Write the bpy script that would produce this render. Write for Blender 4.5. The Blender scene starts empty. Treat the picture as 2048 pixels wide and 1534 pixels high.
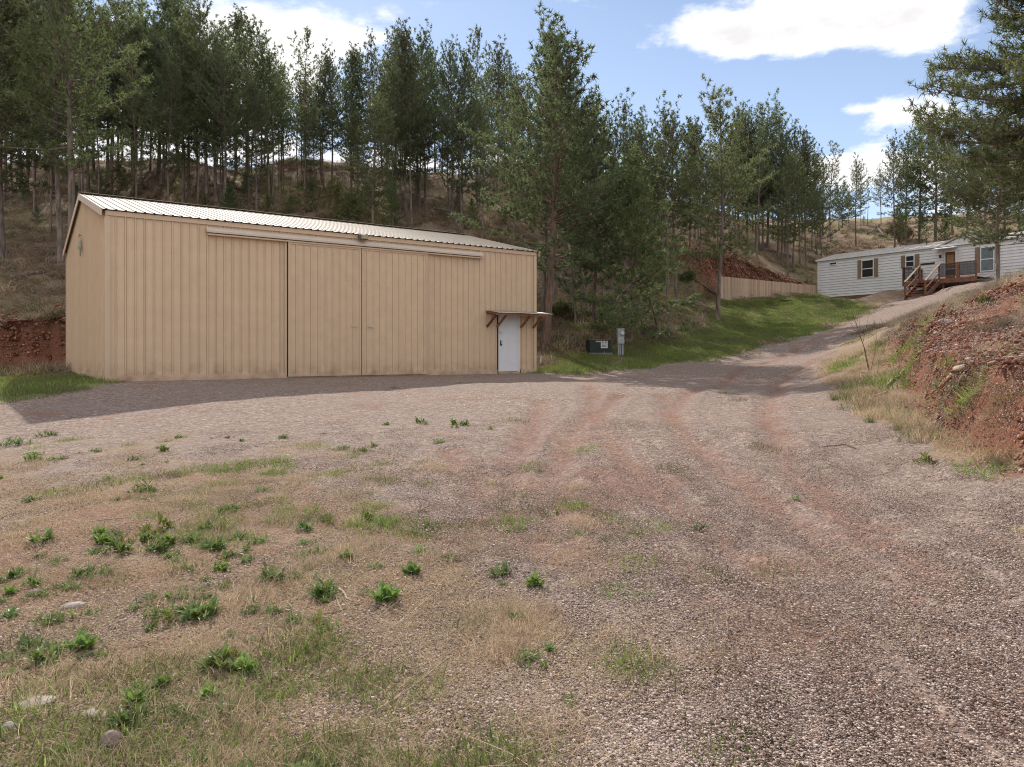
import bpy, math, random
import numpy as np
from mathutils import Vector, Quaternion, Matrix

# ------------------------------------------------------------------ camera, sky, sun, exposure
scene = bpy.context.scene
COL = scene.collection
F = 1486.0            # focal length in photo pixels (2048 wide)
EYE = 0.78            # eye height above the shed floor (the yard falls towards the viewer)
HOR = 703.0           # horizon row in the photo
cam_d = bpy.data.cameras.new("camera")
cam_d.sensor_width = 36.0
cam_d.lens = 36.0 * F / 2048.0
cam_d.shift_y = -(767.0 - HOR) / 2048.0
cam_d.clip_start = 0.1
cam_d.clip_end = 3000.0
cam = bpy.data.objects.new("camera", cam_d)
COL.objects.link(cam)
cam.location = (0, 0, EYE)
cam.rotation_euler = (math.radians(90), 0, 0)
scene.camera = cam

SUN_DIR = Vector((-1.75, 5.55, 5.0)).normalized()      # towards the sun: behind the shed, a little left
SUN_EL = math.asin(SUN_DIR.z)
SUN_AZ = math.atan2(SUN_DIR.x, SUN_DIR.y)              # from +Y towards +X
sun_d = bpy.data.lights.new("sun", 'SUN')
sun_d.energy = 2.0
sun_d.angle = math.radians(0.7)
sun_d.color = (1.0, 0.93, 0.84)
sun = bpy.data.objects.new("sun", sun_d)
COL.objects.link(sun)
sun.rotation_euler = (-SUN_DIR).to_track_quat('-Z', 'Y').to_euler()
sun.location = (0, 0, 60)

world = bpy.data.worlds.new("World")
scene.world = world
world.use_nodes = True
SKY_STRENGTH = 0.055
CLOUD_STRENGTH = 0.56
EXPOSURE = 1.40


def build_world():
    nt = world.node_tree
    nt.nodes.clear()
    N, L = nt.nodes.new, nt.links.new
    out = N('ShaderNodeOutputWorld')
    bg = N('ShaderNodeBackground')
    sky = N('ShaderNodeTexSky')
    sky.sky_type = 'NISHITA'
    sky.sun_disc = False
    sky.sun_elevation = SUN_EL
    sky.sun_rotation = SUN_AZ
    sky.altitude = 900
    sky.air_density = 1.0
    sky.dust_density = 0.4
    sky.ozone_density = 2.5
    bg.inputs['Strength'].default_value = SKY_STRENGTH
    # clouds: noise on a plane far above, found from the direction of view
    tc = N('ShaderNodeTexCoord')
    sep = N('ShaderNodeSeparateXYZ'); L(tc.outputs['Generated'], sep.inputs[0])
    mx = N('ShaderNodeMath'); mx.operation = 'MAXIMUM'; L(sep.outputs['Z'], mx.inputs[0]); mx.inputs[1].default_value = 0.0
    ad = N('ShaderNodeMath'); ad.operation = 'ADD'; L(mx.outputs[0], ad.inputs[0]); ad.inputs[1].default_value = 0.16
    dx = N('ShaderNodeMath'); dx.operation = 'DIVIDE'; L(sep.outputs['X'], dx.inputs[0]); L(ad.outputs[0], dx.inputs[1])
    dy = N('ShaderNodeMath'); dy.operation = 'DIVIDE'; L(sep.outputs['Y'], dy.inputs[0]); L(ad.outputs[0], dy.inputs[1])
    cmb = N('ShaderNodeCombineXYZ'); L(dx.outputs[0], cmb.inputs[0]); L(dy.outputs[0], cmb.inputs[1])
    cmb.inputs[2].default_value = 3.7
    # big cloud masses placed where the photograph has them, each a soft ellipse in the sky plane
    warp = N('ShaderNodeTexNoise'); warp.inputs['Scale'].default_value = 3.2; warp.inputs['Detail'].default_value = 8
    warp.inputs['Roughness'].default_value = 0.62
    L(cmb.outputs[0], warp.inputs['Vector'])
    det = N('ShaderNodeTexNoise'); det.inputs['Scale'].default_value = 7.0; det.inputs['Detail'].default_value = 8
    det.inputs['Roughness'].default_value = 0.6
    L(cmb.outputs[0], det.inputs['Vector'])
    total = None

    def math_(op, a, b=None):
        m = N('ShaderNodeMath'); m.operation = op
        for i, v in enumerate((a, b)):
            if v is None: continue
            if isinstance(v, (int, float)): m.inputs[i].default_value = v
            else: L(v, m.inputs[i])
        return m.outputs[0]
    for (u, v, ru, rv, amp) in CLOUDS:
        d = Vector(((u - 1024) / F, 1.0, (HOR - v) / F)).normalized()
        # distance in (azimuth-like, elevation-like) direction units
        ex = Vector((1, 0, 0)); ex = (ex - d * ex.dot(d)).normalized()
        ey = d.cross(ex); ey = -ey if ey.z < 0 else ey
        def dotn(vec):
            q = N('ShaderNodeVectorMath'); q.operation = 'DOT_PRODUCT'
            L(tc.outputs['Generated'], q.inputs[0]); q.inputs[1].default_value = vec
            return q.outputs['Value']
        a = math_('MULTIPLY', dotn(ex), F / ru)
        b = math_('MULTIPLY', dotn(ey), F / rv)
        r2 = math_('ADD', math_('MULTIPLY', a, a), math_('MULTIPLY', b, b))
        front = math_('GREATER_THAN', dotn(d), 0.2)
        e = math_('MULTIPLY', math_('POWER', 2.718, math_('MULTIPLY', r2, -1.0)), front)
        e = math_('MULTIPLY', e, amp)
        total = e if total is None else math_('ADD', total, e)
    # cloud outside the view, added thicker to raise the ambient light
    wide = N('ShaderNodeTexNoise'); wide.inputs['Scale'].default_value = 0.9; wide.inputs['Detail'].default_value = 3
    L(cmb.outputs[0], wide.inputs['Vector'])
    behind = math_('LESS_THAN', sep.outputs['Y'], 0.35)
    wsum = math_('MULTIPLY', math_('MULTIPLY', behind, wide.outputs['Fac']), 1.75)
    total = math_('ADD', total, wsum)
    # low bank of thin white air towards the horizon
    dens = math_('ADD', total, math_('MULTIPLY', math_('SUBTRACT', warp.outputs['Fac'], 0.5), 3.4))
    dens = math_('ADD', dens, math_('MULTIPLY', math_('SUBTRACT', det.outputs['Fac'], 0.5), 1.3))
    mr = N('ShaderNodeMapRange'); mr.inputs['From Min'].default_value = 0.38; mr.inputs['From Max'].default_value = 1.15
    mr.interpolation_type = 'SMOOTHSTEP'
    L(dens, mr.inputs['Value'])
    # shading inside the clouds: thicker is a touch greyer
    shade = N('ShaderNodeMapRange'); shade.inputs['From Min'].default_value = 0.6; shade.inputs['From Max'].default_value = 1.9
    shade.inputs['To Min'].default_value = 1.0; shade.inputs['To Max'].default_value = 0.66
    L(dens, shade.inputs['Value'])
    ccol = N('ShaderNodeVectorMath'); ccol.operation = 'SCALE'; ccol.inputs[0].default_value = tuple(c * CLOUD_STRENGTH / SKY_STRENGTH for c in (0.95, 0.93, 0.93))
    L(shade.outputs[0], ccol.inputs['Scale'])
    hz = N('ShaderNodeMapRange'); hz.inputs['From Min'].default_value = 0.0; hz.inputs['From Max'].default_value = 0.5
    hz.inputs['To Min'].default_value = 0.45; hz.inputs['To Max'].default_value = 0.0
    L(sep.outputs['Z'], hz.inputs['Value'])
    mxh = N('ShaderNodeMix'); mxh.data_type = 'RGBA'
    sat = N('ShaderNodeHueSaturation'); sat.inputs['Saturation'].default_value = 0.9; L(sky.outputs[0], sat.inputs['Color'])
    L(hz.outputs[0], mxh.inputs['Factor']); L(sat.outputs[0], mxh.inputs['A'])
    mxh.inputs['B'].default_value = tuple(c * CLOUD_STRENGTH / SKY_STRENGTH for c in (0.60, 0.70, 0.86)) + (1,)
    mix = N('ShaderNodeMix'); mix.data_type = 'RGBA'
    L(mr.outputs[0], mix.inputs['Factor']); L(mxh.outputs['Result'], mix.inputs['A']); L(ccol.outputs[0], mix.inputs['B'])
    L(mix.outputs['Result'], bg.inputs['Color'])
    L(bg.outputs[0], out.inputs[0])


CLOUDS = [  # photo column, row, half width, half height, weight
    (560, 25, 110, 30, .8), (660, 95, 85, 45, 1.0), (600, 130, 90, 50, .9), (470, 60, 90, 50, .8), (380, 150, 160, 90, .5), (1010, 140, 20, 20, .5),
    (1450, 78, 70, 42, 1.0), (1560, 72, 110, 48, 1.05), (1700, 42, 140, 52, 1.05), (1840, 25, 110, 50, .85), (1480, -10, 80, 25, .4),
    (1800, 225, 75, 33, 1.0), (1880, 235, 70, 25, .8), (1702, 217, 22, 14, .7), (1655, 218, 14, 10, .5),
    (1740, 320, 80, 38, .95), (1650, 350, 60, 30, .8), (1820, 320, 80, 30, .6), (1950, 390, 130, 70, .7),
    (150, 260, 400, 90, .8), (600, 330, 500, 40, .7), (1100, 350, 300, 40, .5),
]
build_world()
scene.view_settings.view_transform = 'Standard'
scene.view_settings.look = 'None'
scene.view_settings.exposure = EXPOSURE
scene.view_settings.gamma = 1.0
scene.view_settings.use_curve_mapping = False
scene.render.engine = 'CYCLES'
scene.cycles.max_bounces = 6
scene.cycles.filter_width = 1.05
scene.cycles.use_denoising = True
scene.cycles.denoiser = 'OPENIMAGEDENOISE'
scene.cycles.denoising_prefilter = 'NONE'
scene.cycles.denoising_input_passes = 'RGB_ALBEDO_NORMAL'
scene.cycles.diffuse_bounces = 3
scene.cycles.glossy_bounces = 2
scene.cycles.transmission_bounces = 3
scene.cycles.transparent_max_bounces = 6
scene.cycles.caustics_reflective = False
scene.cycles.caustics_refractive = False

# ------------------------------------------------------------------ helpers
def tag(o, label=None, cat=None, group=None, kind=None):
    if label: o['label'] = label
    if cat: o['category'] = cat
    if group: o['group'] = group
    if kind: o['kind'] = kind
    return o


def empty(name, loc=(0, 0, 0), rz=0.0, label=None, cat=None, group=None):
    o = bpy.data.objects.new(name, None)
    o.empty_display_size = 0.3
    COL.objects.link(o)
    o.location = loc
    o.rotation_euler = (0, 0, rz)
    return tag(o, label, cat, group)


def fast_mesh(name, V, T, smooth=False, attrs=None):
    """Mesh from a vertex array and a list of equal-size face arrays (tris or quads)."""
    me = bpy.data.meshes.new(name)
    V = np.asarray(V, dtype=np.float32).reshape(-1, 3)
    faces = [np.asarray(t, dtype=np.int32) for t in (T if isinstance(T, list) else [T]) if len(t)]
    loops = np.concatenate([f.ravel() for f in faces])
    tot = np.concatenate([np.full(len(f), f.shape[1], dtype=np.int32) for f in faces])
    start = np.concatenate([[0], np.cumsum(tot)[:-1]]).astype(np.int32)
    me.vertices.add(len(V)); me.vertices.foreach_set('co', V.ravel())
    me.loops.add(len(loops)); me.loops.foreach_set('vertex_index', loops)
    me.polygons.add(len(tot)); me.polygons.foreach_set('loop_start', start); me.polygons.foreach_set('loop_total', tot)
    if smooth:
        me.polygons.foreach_set('use_smooth', np.ones(len(tot), dtype=bool))
    me.update(calc_edges=True)
    for k, a in (attrs or {}).items():
        at = me.attributes.new(k, 'FLOAT', 'POINT')
        at.data.foreach_set('value', np.asarray(a, dtype=np.float32))
    return me


class MB:
    """Collects boxes, tubes and polygons; build() links them as one mesh object."""
    def __init__(s): s.v, s.f = [], []
    def add(s, vs, fs):
        b = len(s.v); s.v += [tuple(p) for p in vs]; s.f += [tuple(i + b for i in f) for f in fs]
    def box(s, x0, x1, y0, y1, z0, z1):
        s.add([(x0, y0, z0), (x1, y0, z0), (x1, y1, z0), (x0, y1, z0), (x0, y0, z1), (x1, y0, z1), (x1, y1, z1), (x0, y1, z1)],
              [(0, 3, 2, 1), (4, 5, 6, 7), (0, 1, 5, 4), (1, 2, 6, 5), (2, 3, 7, 6), (3, 0, 4, 7)])
        return s
    def beam(s, a, b, w, h, up=(0, 0, 1)):
        a, b = Vector(a), Vector(b); d = (b - a).normalized(); up = Vector(up)
        sd = d.cross(up)
        if sd.length < 1e-4: sd = d.cross(Vector((0, 1, 0)))
        sd.normalize(); u = sd.cross(d)
        vs = []
        for p in (a, b):
            for (i, j) in ((-1, -1), (1, -1), (1, 1), (-1, 1)):
                vs.append(p + sd * (w / 2 * i) + u * (h / 2 * j))
        s.add(vs, [(0, 3, 2, 1), (4, 5, 6, 7), (0, 1, 5, 4), (1, 2, 6, 5), (2, 3, 7, 6), (3, 0, 4, 7)])
        return s
    def tube(s, path, rad, n=6, cap=True):
        path = [Vector(p) for p in path]
        if not hasattr(rad, '__len__'): rad = [rad] * len(path)
        vs, prev = [], None
        for i, p in enumerate(path):
            d = (path[min(i + 1, len(path) - 1)] - path[max(i - 1, 0)]).normalized()
            ref = prev if prev is not None else (Vector((1, 0, 0)) if abs(d.x) < .8 else Vector((0, 1, 0)))
            e = (ref - d * ref.dot(d)).normalized(); g = d.cross(e); prev = e
            for k in range(n):
                a = 2 * math.pi * k / n
                vs.append(p + (e * math.cos(a) + g * math.sin(a)) * rad[i])
        fs = []
        for i in range(len(path) - 1):
            for k in range(n):
                fs.append((i * n + k, i * n + (k + 1) % n, (i + 1) * n + (k + 1) % n, (i + 1) * n + k))
        if cap:
            fs.append(tuple(reversed(range(n)))); fs.append(tuple((len(path) - 1) * n + k for k in range(n)))
        s.add(vs, fs); return s
    def poly_prism(s, pts, y0, y1):
        """outline pts (x,z), extruded from y0 to y1"""
        n = len(pts)
        s.add([(x, y0, z) for x, z in pts] + [(x, y1, z) for x, z in pts],
              [tuple(range(n)), tuple(reversed(range(n, 2 * n)))] + [(i, n + i, n + (i + 1) % n, (i + 1) % n) for i in range(n)])
        return s
    def mesh(s, name, smooth=False):
        me = bpy.data.meshes.new(name); me.from_pydata(s.v, [], s.f)
        if smooth: me.polygons.foreach_set('use_smooth', [True] * len(me.polygons))
        me.update(); return me
    def build(s, name, mat, parent=None, loc=None, smooth=False, bevel=0.0):
        return mobj(name, s.mesh(name, smooth), mat, parent, loc, bevel)


def mobj(name, me, mat, parent=None, loc=None, bevel=0.0):
    if mat is not None and not me.materials: me.materials.append(mat)
    o = bpy.data.objects.new(name, me); COL.objects.link(o)
    if parent is not None: o.parent = parent
    if loc is not None: o.location = loc
    if bevel:
        b = o.modifiers.new('bevel', 'BEVEL'); b.width = bevel; b.segments = 2; b.limit_method = 'ANGLE'
    return o


def copy_tree(o, parent=None):
    c = o.copy(); COL.objects.link(c)
    if parent is not None: c.parent = parent
    for ch in list(o.children): copy_tree(ch, c)
    return c


# ------------------------------------------------------------------ numpy noise
def _hash(ix, iy, seed):
    h = (ix.astype(np.int64) * 374761393 + iy.astype(np.int64) * 668265263 + seed * 1442695041) & 0x7fffffff
    h = ((h ^ (h >> 13)) * 1274126177) & 0x7fffffff
    return ((h ^ (h >> 16)) & 0xffff) / 65535.0


def vnoise(x, y, seed=0):
    x = np.asarray(x, float); y = np.asarray(y, float)
    ix, iy = np.floor(x), np.floor(y); fx, fy = x - ix, y - iy
    fx = fx * fx * (3 - 2 * fx); fy = fy * fy * (3 - 2 * fy)
    a, b = _hash(ix, iy, seed), _hash(ix + 1, iy, seed)
    c, d = _hash(ix, iy + 1, seed), _hash(ix + 1, iy + 1, seed)
    return (a * (1 - fx) + b * fx) * (1 - fy) + (c * (1 - fx) + d * fx) * fy


def fbm(x, y, seed=0, octv=4, rough=.5):
    t, a, n = 0.0, 1.0, 0.0
    for i in range(octv):
        t = t + a * vnoise(x * 2 ** i, y * 2 ** i, seed + i * 17); n += a; a *= rough
    return t / n


def sstep(a, b, x):
    t = np.clip((x - a) / (b - a), 0, 1); return t * t * (3 - 2 * t)
# ------------------------------------------------------------------ materials
def pmat(name, col, rough=.8, var=.15, scale=6.0, bump=.0, bscale=40.0, metal=0.0, stretch=(1, 1, 1), col2=None, spec=.3, detail=5):
    m = bpy.data.materials.new(name); m.use_nodes = True
    nt = m.node_tree; bs = nt.nodes['Principled BSDF']; L = nt.links.new
    bs.inputs['Roughness'].default_value = rough; bs.inputs['Metallic'].default_value = metal
    bs.inputs['Specular IOR Level'].default_value = spec
    tc = nt.nodes.new('ShaderNodeTexCoord'); mp = nt.nodes.new('ShaderNodeMapping'); mp.inputs['Scale'].default_value = stretch
    L(tc.outputs['Object'], mp.inputs[0])
    no = nt.nodes.new('ShaderNodeTexNoise'); no.inputs['Scale'].default_value = scale; no.inputs['Detail'].default_value = detail
    L(mp.outputs[0], no.inputs['Vector'])
    oi = nt.nodes.new('ShaderNodeObjectInfo')
    mix = nt.nodes.new('ShaderNodeMix'); mix.data_type = 'RGBA'
    c2 = col2 if col2 else tuple(min(1, c * (1 + var)) for c in col)
    c1 = col if col2 else tuple(c * (1 - var) for c in col)
    mix.inputs['A'].default_value = (*c1, 1); mix.inputs['B'].default_value = (*c2, 1)
    mr = nt.nodes.new('ShaderNodeMapRange'); mr.inputs['From Min'].default_value = .3; mr.inputs['From Max'].default_value = .7
    L(no.outputs['Fac'], mr.inputs['Value']); L(mr.outputs[0], mix.inputs['Factor'])
    hs = nt.nodes.new('ShaderNodeHueSaturation')
    rv = nt.nodes.new('ShaderNodeMapRange'); rv.inputs['To Min'].default_value = 1 - var * .5; rv.inputs['To Max'].default_value = 1 + var * .5
    L(oi.outputs['Random'], rv.inputs['Value']); L(rv.outputs[0], hs.inputs['Value'])
    L(mix.outputs['Result'], hs.inputs['Color']); L(hs.outputs[0], bs.inputs['Base Color'])
    if bump:
        n2 = nt.nodes.new('ShaderNodeTexNoise'); n2.inputs['Scale'].default_value = bscale; n2.inputs['Detail'].default_value = 4
        L(mp.outputs[0], n2.inputs['Vector'])
        b = nt.nodes.new('ShaderNodeBump'); b.inputs['Strength'].default_value = bump; b.inputs['Distance'].default_value = .02
        L(n2.outputs['Fac'], b.inputs['Height']); L(b.outputs[0], bs.inputs['Normal'])
    return m


def leafmat(name, ca, cb, trans=.35, cc=None, gloss=.0):
    """thin foliage: diffuse + translucent, colour varied by the 'shade' attribute and by object"""
    m = bpy.data.materials.new(name); m.use_nodes = True
    nt = m.node_tree; nt.nodes.clear(); N, L = nt.nodes.new, nt.links.new
    at = N('ShaderNodeAttribute'); at.attribute_name = 'shade'
    cr = N('ShaderNodeValToRGB'); e = cr.color_ramp.elements
    e[0].color = (*ca, 1); e[1].color = (*cb, 1)
    if cc:
        x = cr.color_ramp.elements.new(.93); x.color = (*cb, 1); e[-1].color = (*cc, 1)
    L(at.outputs['Fac'], cr.inputs[0])
    oi = N('ShaderNodeObjectInfo'); rv = N('ShaderNodeMapRange'); rv.inputs['To Min'].default_value = .78; rv.inputs['To Max'].default_value = 1.25
    L(oi.outputs['Random'], rv.inputs['Value'])
    hs = N('ShaderNodeHueSaturation'); L(rv.outputs[0], hs.inputs['Value']); L(cr.outputs[0], hs.inputs['Color'])
    rh = N('ShaderNodeMapRange'); rh.inputs['To Min'].default_value = .485; rh.inputs['To Max'].default_value = .515
    ml = N('ShaderNodeMath'); ml.operation = 'FRACT'; mm = N('ShaderNodeMath'); mm.operation = 'MULTIPLY'; mm.inputs[1].default_value = 7.31
    L(oi.outputs['Random'], mm.inputs[0]); L(mm.outputs[0], ml.inputs[0]); L(ml.outputs[0], rh.inputs['Value']); L(rh.outputs[0], hs.inputs['Hue'])
    d = N('ShaderNodeBsdfDiffuse'); t = N('ShaderNodeBsdfTranslucent'); mx = N('ShaderNodeMixShader'); mx.inputs[0].default_value = trans
    L(hs.outputs[0], d.inputs[0]); L(hs.outputs[0], t.inputs[0]); L(d.outputs[0], mx.inputs[1]); L(t.outputs[0], mx.inputs[2])
    last = mx.outputs[0]
    if gloss:
        g = N('ShaderNodeBsdfGlossy'); g.inputs['Roughness'].default_value = .45; m2 = N('ShaderNodeMixShader'); m2.inputs[0].default_value = gloss
        L(last, m2.inputs[1]); L(g.outputs[0], m2.inputs[2]); last = m2.outputs[0]
    o = N('ShaderNodeOutputMaterial'); L(last, o.inputs[0])
    return m


# ------------------------------------------------------------------ terrain height
def PX(u, Y): return (u - 1024.0) / F * Y
def PZ(v, Y): return EYE + (HOR - v) / F * Y


def side(px, py, ax, ay, dx, dy):
    """(along, behind) coordinates of points relative to a line through (ax,ay) with direction (dx,dy)"""
    rx, ry = px - ax, py - ay
    return rx * dx + ry * dy, -rx * dy + ry * dx


BANK_FOOT = [(4.95, 4.5), (5.0, 7.1), (5.35, 8.9), (6.0, 10.6), (7.1, 13.0), (8.3, 15.6), (9.6, 18.6), (11.0, 21.5)]


def poly_side(px, py, pts):
    """signed distance (positive to the right of the polyline) and parameter 0..n along it"""
    best = np.full(px.shape, 1e9); sg = np.zeros(px.shape); par = np.zeros(px.shape)
    for i in range(len(pts) - 1):
        ax, ay = pts[i]; bx, by = pts[i + 1]; lx, ly = bx - ax, by - ay; l2 = lx * lx + ly * ly
        t = np.clip(((px - ax) * lx + (py - ay) * ly) / l2, 0, 1)
        dx, dy = px - ax - t * lx, py - ay - t * ly; d = np.hypot(dx, dy)
        cr = (px - ax) * ly - (py - ay) * lx
        m = d < best
        best = np.where(m, d, best); sg = np.where(m, np.sign(cr) * d, sg); par = np.where(m, i + t, par)
    return sg, par


def features(X, Y):
    # cut bank behind the shed
    s, d = side(X, Y, -18.2, 29.9, .812, .584)
    d = d + (fbm(s * .9, d * 0 + 3, 5) - .5) * .9
    z = 2.0 * sstep(0, .75, d) * sstep(16, 11, s) * sstep(-40, -20, s)
    # red cut behind the wooden fence
    s2, d2 = side(X, Y, 14.6, 52.7, .808, .589)
    d2 = d2 - 1.2 + (fbm(s2 * .7, d2 * 0 + 9, 6) - .5) * 1.0
    h2 = 2.9 - 2.1 * sstep(0, 13, s2)
    z = z + h2 * sstep(0, 1.3, d2) * sstep(-3.0, -.3, s2) * sstep(22, 14, s2)
    # eroded bank right of the drive
    s3, p3 = poly_side(X, Y, BANK_FOOT)
    s3n = s3 + (fbm(X * 1.1, Y * 1.1, 8) - .5) * .7
    h3 = np.interp(p3, [0, 1, 3, 4.2, 5, 6, 7], [.85, .85, .75, .85, .95, .7, 0])
    z = z + h3 * sstep(0.0, .55, s3n)
    return z


CTRL = []
def cz(X, Y, Z): CTRL.append((X, Y, Z))
def cp(u, v, Y): CTRL.append((PX(u, Y), Y, PZ(v, Y)))
# the yard, falling gently to the viewer
for u in (0, 500, 1024, 1500, 2048): cp(u, 1534, 2.92)
for u in (0, 500, 1024, 1500): cp(u, 1100, 5.75)
for u in (100, 600, 1024, 1400): cp(u, 950, 8.7)
cp(1800, 1100, 5.7); cp(1700, 950, 8.4)
cp(44, 850, 13.7); cp(367, 808, 15.6); cp(600, 790, 17.2); cp(900, 770, 19.7); cp(1200, 860, 11.5); cp(1450, 860, 11.2)
cp(1300, 772, 19.2); cp(1500, 800, 15.8); cp(1640, 755, 21.5); cp(1500, 742, 25.5); cp(1250, 743, 28.3); cp(1400, 722, 31.5)
for (a, b, z) in ((-10.6, 19.4, -.02), (-4.9, 23.5, 0), (.87, 27.65, 0), (-16.7, 27.9, 0), (-5.3, 36.1, 0.2), (-8, 28, 0), (-17.5, 22, -.15), (-22, 27, -.02), (-14, 17, -.3)): cz(a, b, z)
cp(0, 806, 15.8)
# drive and lawn climbing to the house
cp(1640, 702, 32); cp(1500, 695, 36); cp(1600, 672, 40.5); cp(1700, 640, 46); cp(1433, 640, 46); cp(1830, 592, 50.5); cp(1750, 647, 39)
cp(1437, 604, 52.6); cp(1520, 606, 54.3); cp(1637, 597, 60); cp(1817, 581, 53.7); cp(1560, 640, 47.5); cp(1200, 705, 32.5); cp(1320, 690, 36)
cz(30, 47, 5.2); cz(34, 43, 5.2); cz(28, 62, 5.1); cz(26, 44, 3.9); cz(22, 37, 2.5)
# slope between shed and house
cp(1092, 690, 33.2); cp(1187, 655, 37); cp(1262, 678, 35.5); cp(1337, 600, 48); cp(1100, 600, 42.5); cp(1100, 500, 55); cp(1250, 560, 51)
cp(1100, 357, 76); cp(1370, 412, 84); cp(1370, 500, 64); cp(950, 352, 72)
# hill behind the shed
for u in (-150, 60): cp(u, 644, 33.5 if u > 0 else 31); cp(u, 505, 42); cp(u, 405, 53); cp(u, 318, 64)
cp(300, 500, 45); cp(300, 410, 54); cp(300, 323, 65); cp(600, 470, 49); cp(600, 400, 57); cp(600, 321, 67); cp(800, 450, 53); cp(800, 335, 70)
cz(-12, 33.5, 2.3); cz(-6, 39, 3.0)
# behind the fence and the house
cp(1440, 513, 57.5); cp(1532, 543, 60); cp(1620, 564, 65.5); cp(1585, 520, 70); cp(1660, 484, 80); cp(1712, 494, 78)
cp(1650, 441, 96); cp(1780, 433, 98); cp(1950, 428, 98); cp(2048, 424, 98); cp(1800, 510, 70); cp(1950, 470, 72); cz(48, 58, 9.5); cz(38, 62, 7.6); cp(1500, 440, 90)
# bank on the right
cp(1850, 626, 22); cp(1900, 612, 20.5); cp(1960, 582, 18); cp(2048, 562, 14.5); cp(2048, 690, 10.8); cp(1950, 700, 12.6)
cp(1850, 660, 18.2); cp(1780, 690, 22.5); cp(1700, 725, 21.5); cp(1810, 645, 21.5); cz(16, 24, 2.5); cz(13, 11, 2.8); cz(10, 5, 2.2); cz(17, 30, 2.5)
cz(14, 17, 2.6); cz(22, 22, 3.6); cz(24, 12, 4.0); cz(30, 34, 5.0); cp(1720, 700, 27)
# outside the frame
for (a, b, z) in ((-25, 5, -1.6), (-20, 14, -.6), (-60, 0, -3), (0, -15, -1.6), (-40, -60, -4), (20, -20, -.5), (60, -60, 0), (60, 10, 7), (90, 60, 15), (-45, 30, 4), (-60, 62, 17),
                  (120, 110, 17), (-100, 40, 12), (70, 98, 19)): cz(a, b, z)
C = np.array(CTRL); CX = C[:, 0] / 10; CY = C[:, 1] / 10


def _phi(r2): return .5 * r2 * np.log(r2 + 1e-9)


_res = C[:, 2] - features(C[:, 0], C[:, 1])
_n = len(C)
_K = _phi((CX[:, None] - CX[None]) ** 2 + (CY[:, None] - CY[None]) ** 2) + np.eye(_n) * .012
_P = np.stack([np.ones(_n), CX, CY], 1)
_A = np.block([[_K, _P], [_P.T, np.zeros((3, 3))]])
_W = np.linalg.solve(_A, np.concatenate([_res, np.zeros(3)]))


def base_h(X, Y):
    X = np.asarray(X, float); Y = np.asarray(Y, float); sh = X.shape
    x, y = X.ravel() / 10, Y.ravel() / 10
    out = np.empty(len(x))
    for i in range(0, len(x), 60000):
        a, b = x[i:i + 60000], y[i:i + 60000]
        out[i:i + 60000] = _phi((a[:, None] - CX[None]) ** 2 + (b[:, None] - CY[None]) ** 2) @ _W[:_n] + _W[_n] + _W[_n + 1] * a + _W[_n + 2] * b
    return out.reshape(sh)


def crest_y(X):  # distance of the ridge line
    return np.interp(X, [-60, -30, -10, 0, 5, 18, 40, 60, 100], [60, 66, 69, 73, 77, 86, 97, 99, 120])


TRK = []


def track_d0(X, Y):
    d = np.full(X.shape, 9.)
    if TRK and X.size > 1:
        near = np.hypot(X, Y) < 30
        if near.any():
            xs, ys = X[near], Y[near]; dn = np.full(xs.shape, 9.)
            for t in TRK:
                q, _ = poly_side(xs, ys, t); dn = np.minimum(dn, np.abs(q))
            d[near] = dn
    return d


def height(X, Y):
    X = np.asarray(X, float); Y = np.asarray(Y, float)
    cy = crest_y(X)
    Yc = np.minimum(Y, cy)
    r = np.hypot(X, Yc); k = np.minimum(1, 120 / np.maximum(r, 1)); Xc, Yd = X * k, Yc * k
    z = base_h(Xc, Yd) + features(Xc, Yd)
    over = np.maximum(Y - cy, 0)
    z = z - 14 * sstep(0, 45, over) - 4 * sstep(0, 8, over) * .25
    # relief
    dist = np.hypot(X, Y)
    wild = sstep(29, 40, Y + np.where(X < -16, 6, 0)) * sstep(-3, 4, (Y - 33) + np.where((X > 4) & (X < 28), -14, 0))
    z = z + (fbm(X * .35, Y * .35, 31) - .5) * (.10 + .7 * wild) * sstep(2, 6, dist)
    z = z + (fbm(X * 1.6, Y * 1.6, 32, 3) - .5) * (.045 + .25 * wild)
    s3, p3 = poly_side(X, Y, BANK_FOOT)
    onb = sstep(-.3, .5, s3) * sstep(9, 5, s3) * (Y < 32)
    z = z + onb * ((fbm(X * 1.3, Y * 1.3, 41) - .5) * .40 + (fbm(X * 4.5, Y * 4.5, 42, 3) - .5) * .22 - .22 * sstep(.55, .75, fbm(X * 2.2 + Y * .8, Y * .5, 43, 3)))
    td0 = np.minimum(track_d0(X, Y), 9); z = z - .05 * np.exp(-(td0 / .20) ** 2) + .018 * np.exp(-((td0 - .38) / .12) ** 2)
    # level pads under shed and house
    s, d = side(X, Y, -10.6, 19.4, .812, .584)
    pad = sstep(-1.6, -.2, s) * sstep(15.6, 14.3, s) * sstep(-1.2, -.1, d) * sstep(12.2, 10.9, d)
    z = z * (1 - pad) + (-.015) * pad
    s, d = side(X, Y, 24.75, 60, .53, -.848)
    pad = sstep(-1.0, -.1, s) * sstep(24, 21, s) * sstep(-.6, .3, d) * sstep(6.0, 5.0, d)
    z = z * (1 - pad) + np.minimum(z, 5.08 + .02 * s) * pad
    return z


def hz(x, y): return float(height(np.array([x]), np.array([y]))[0])


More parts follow.
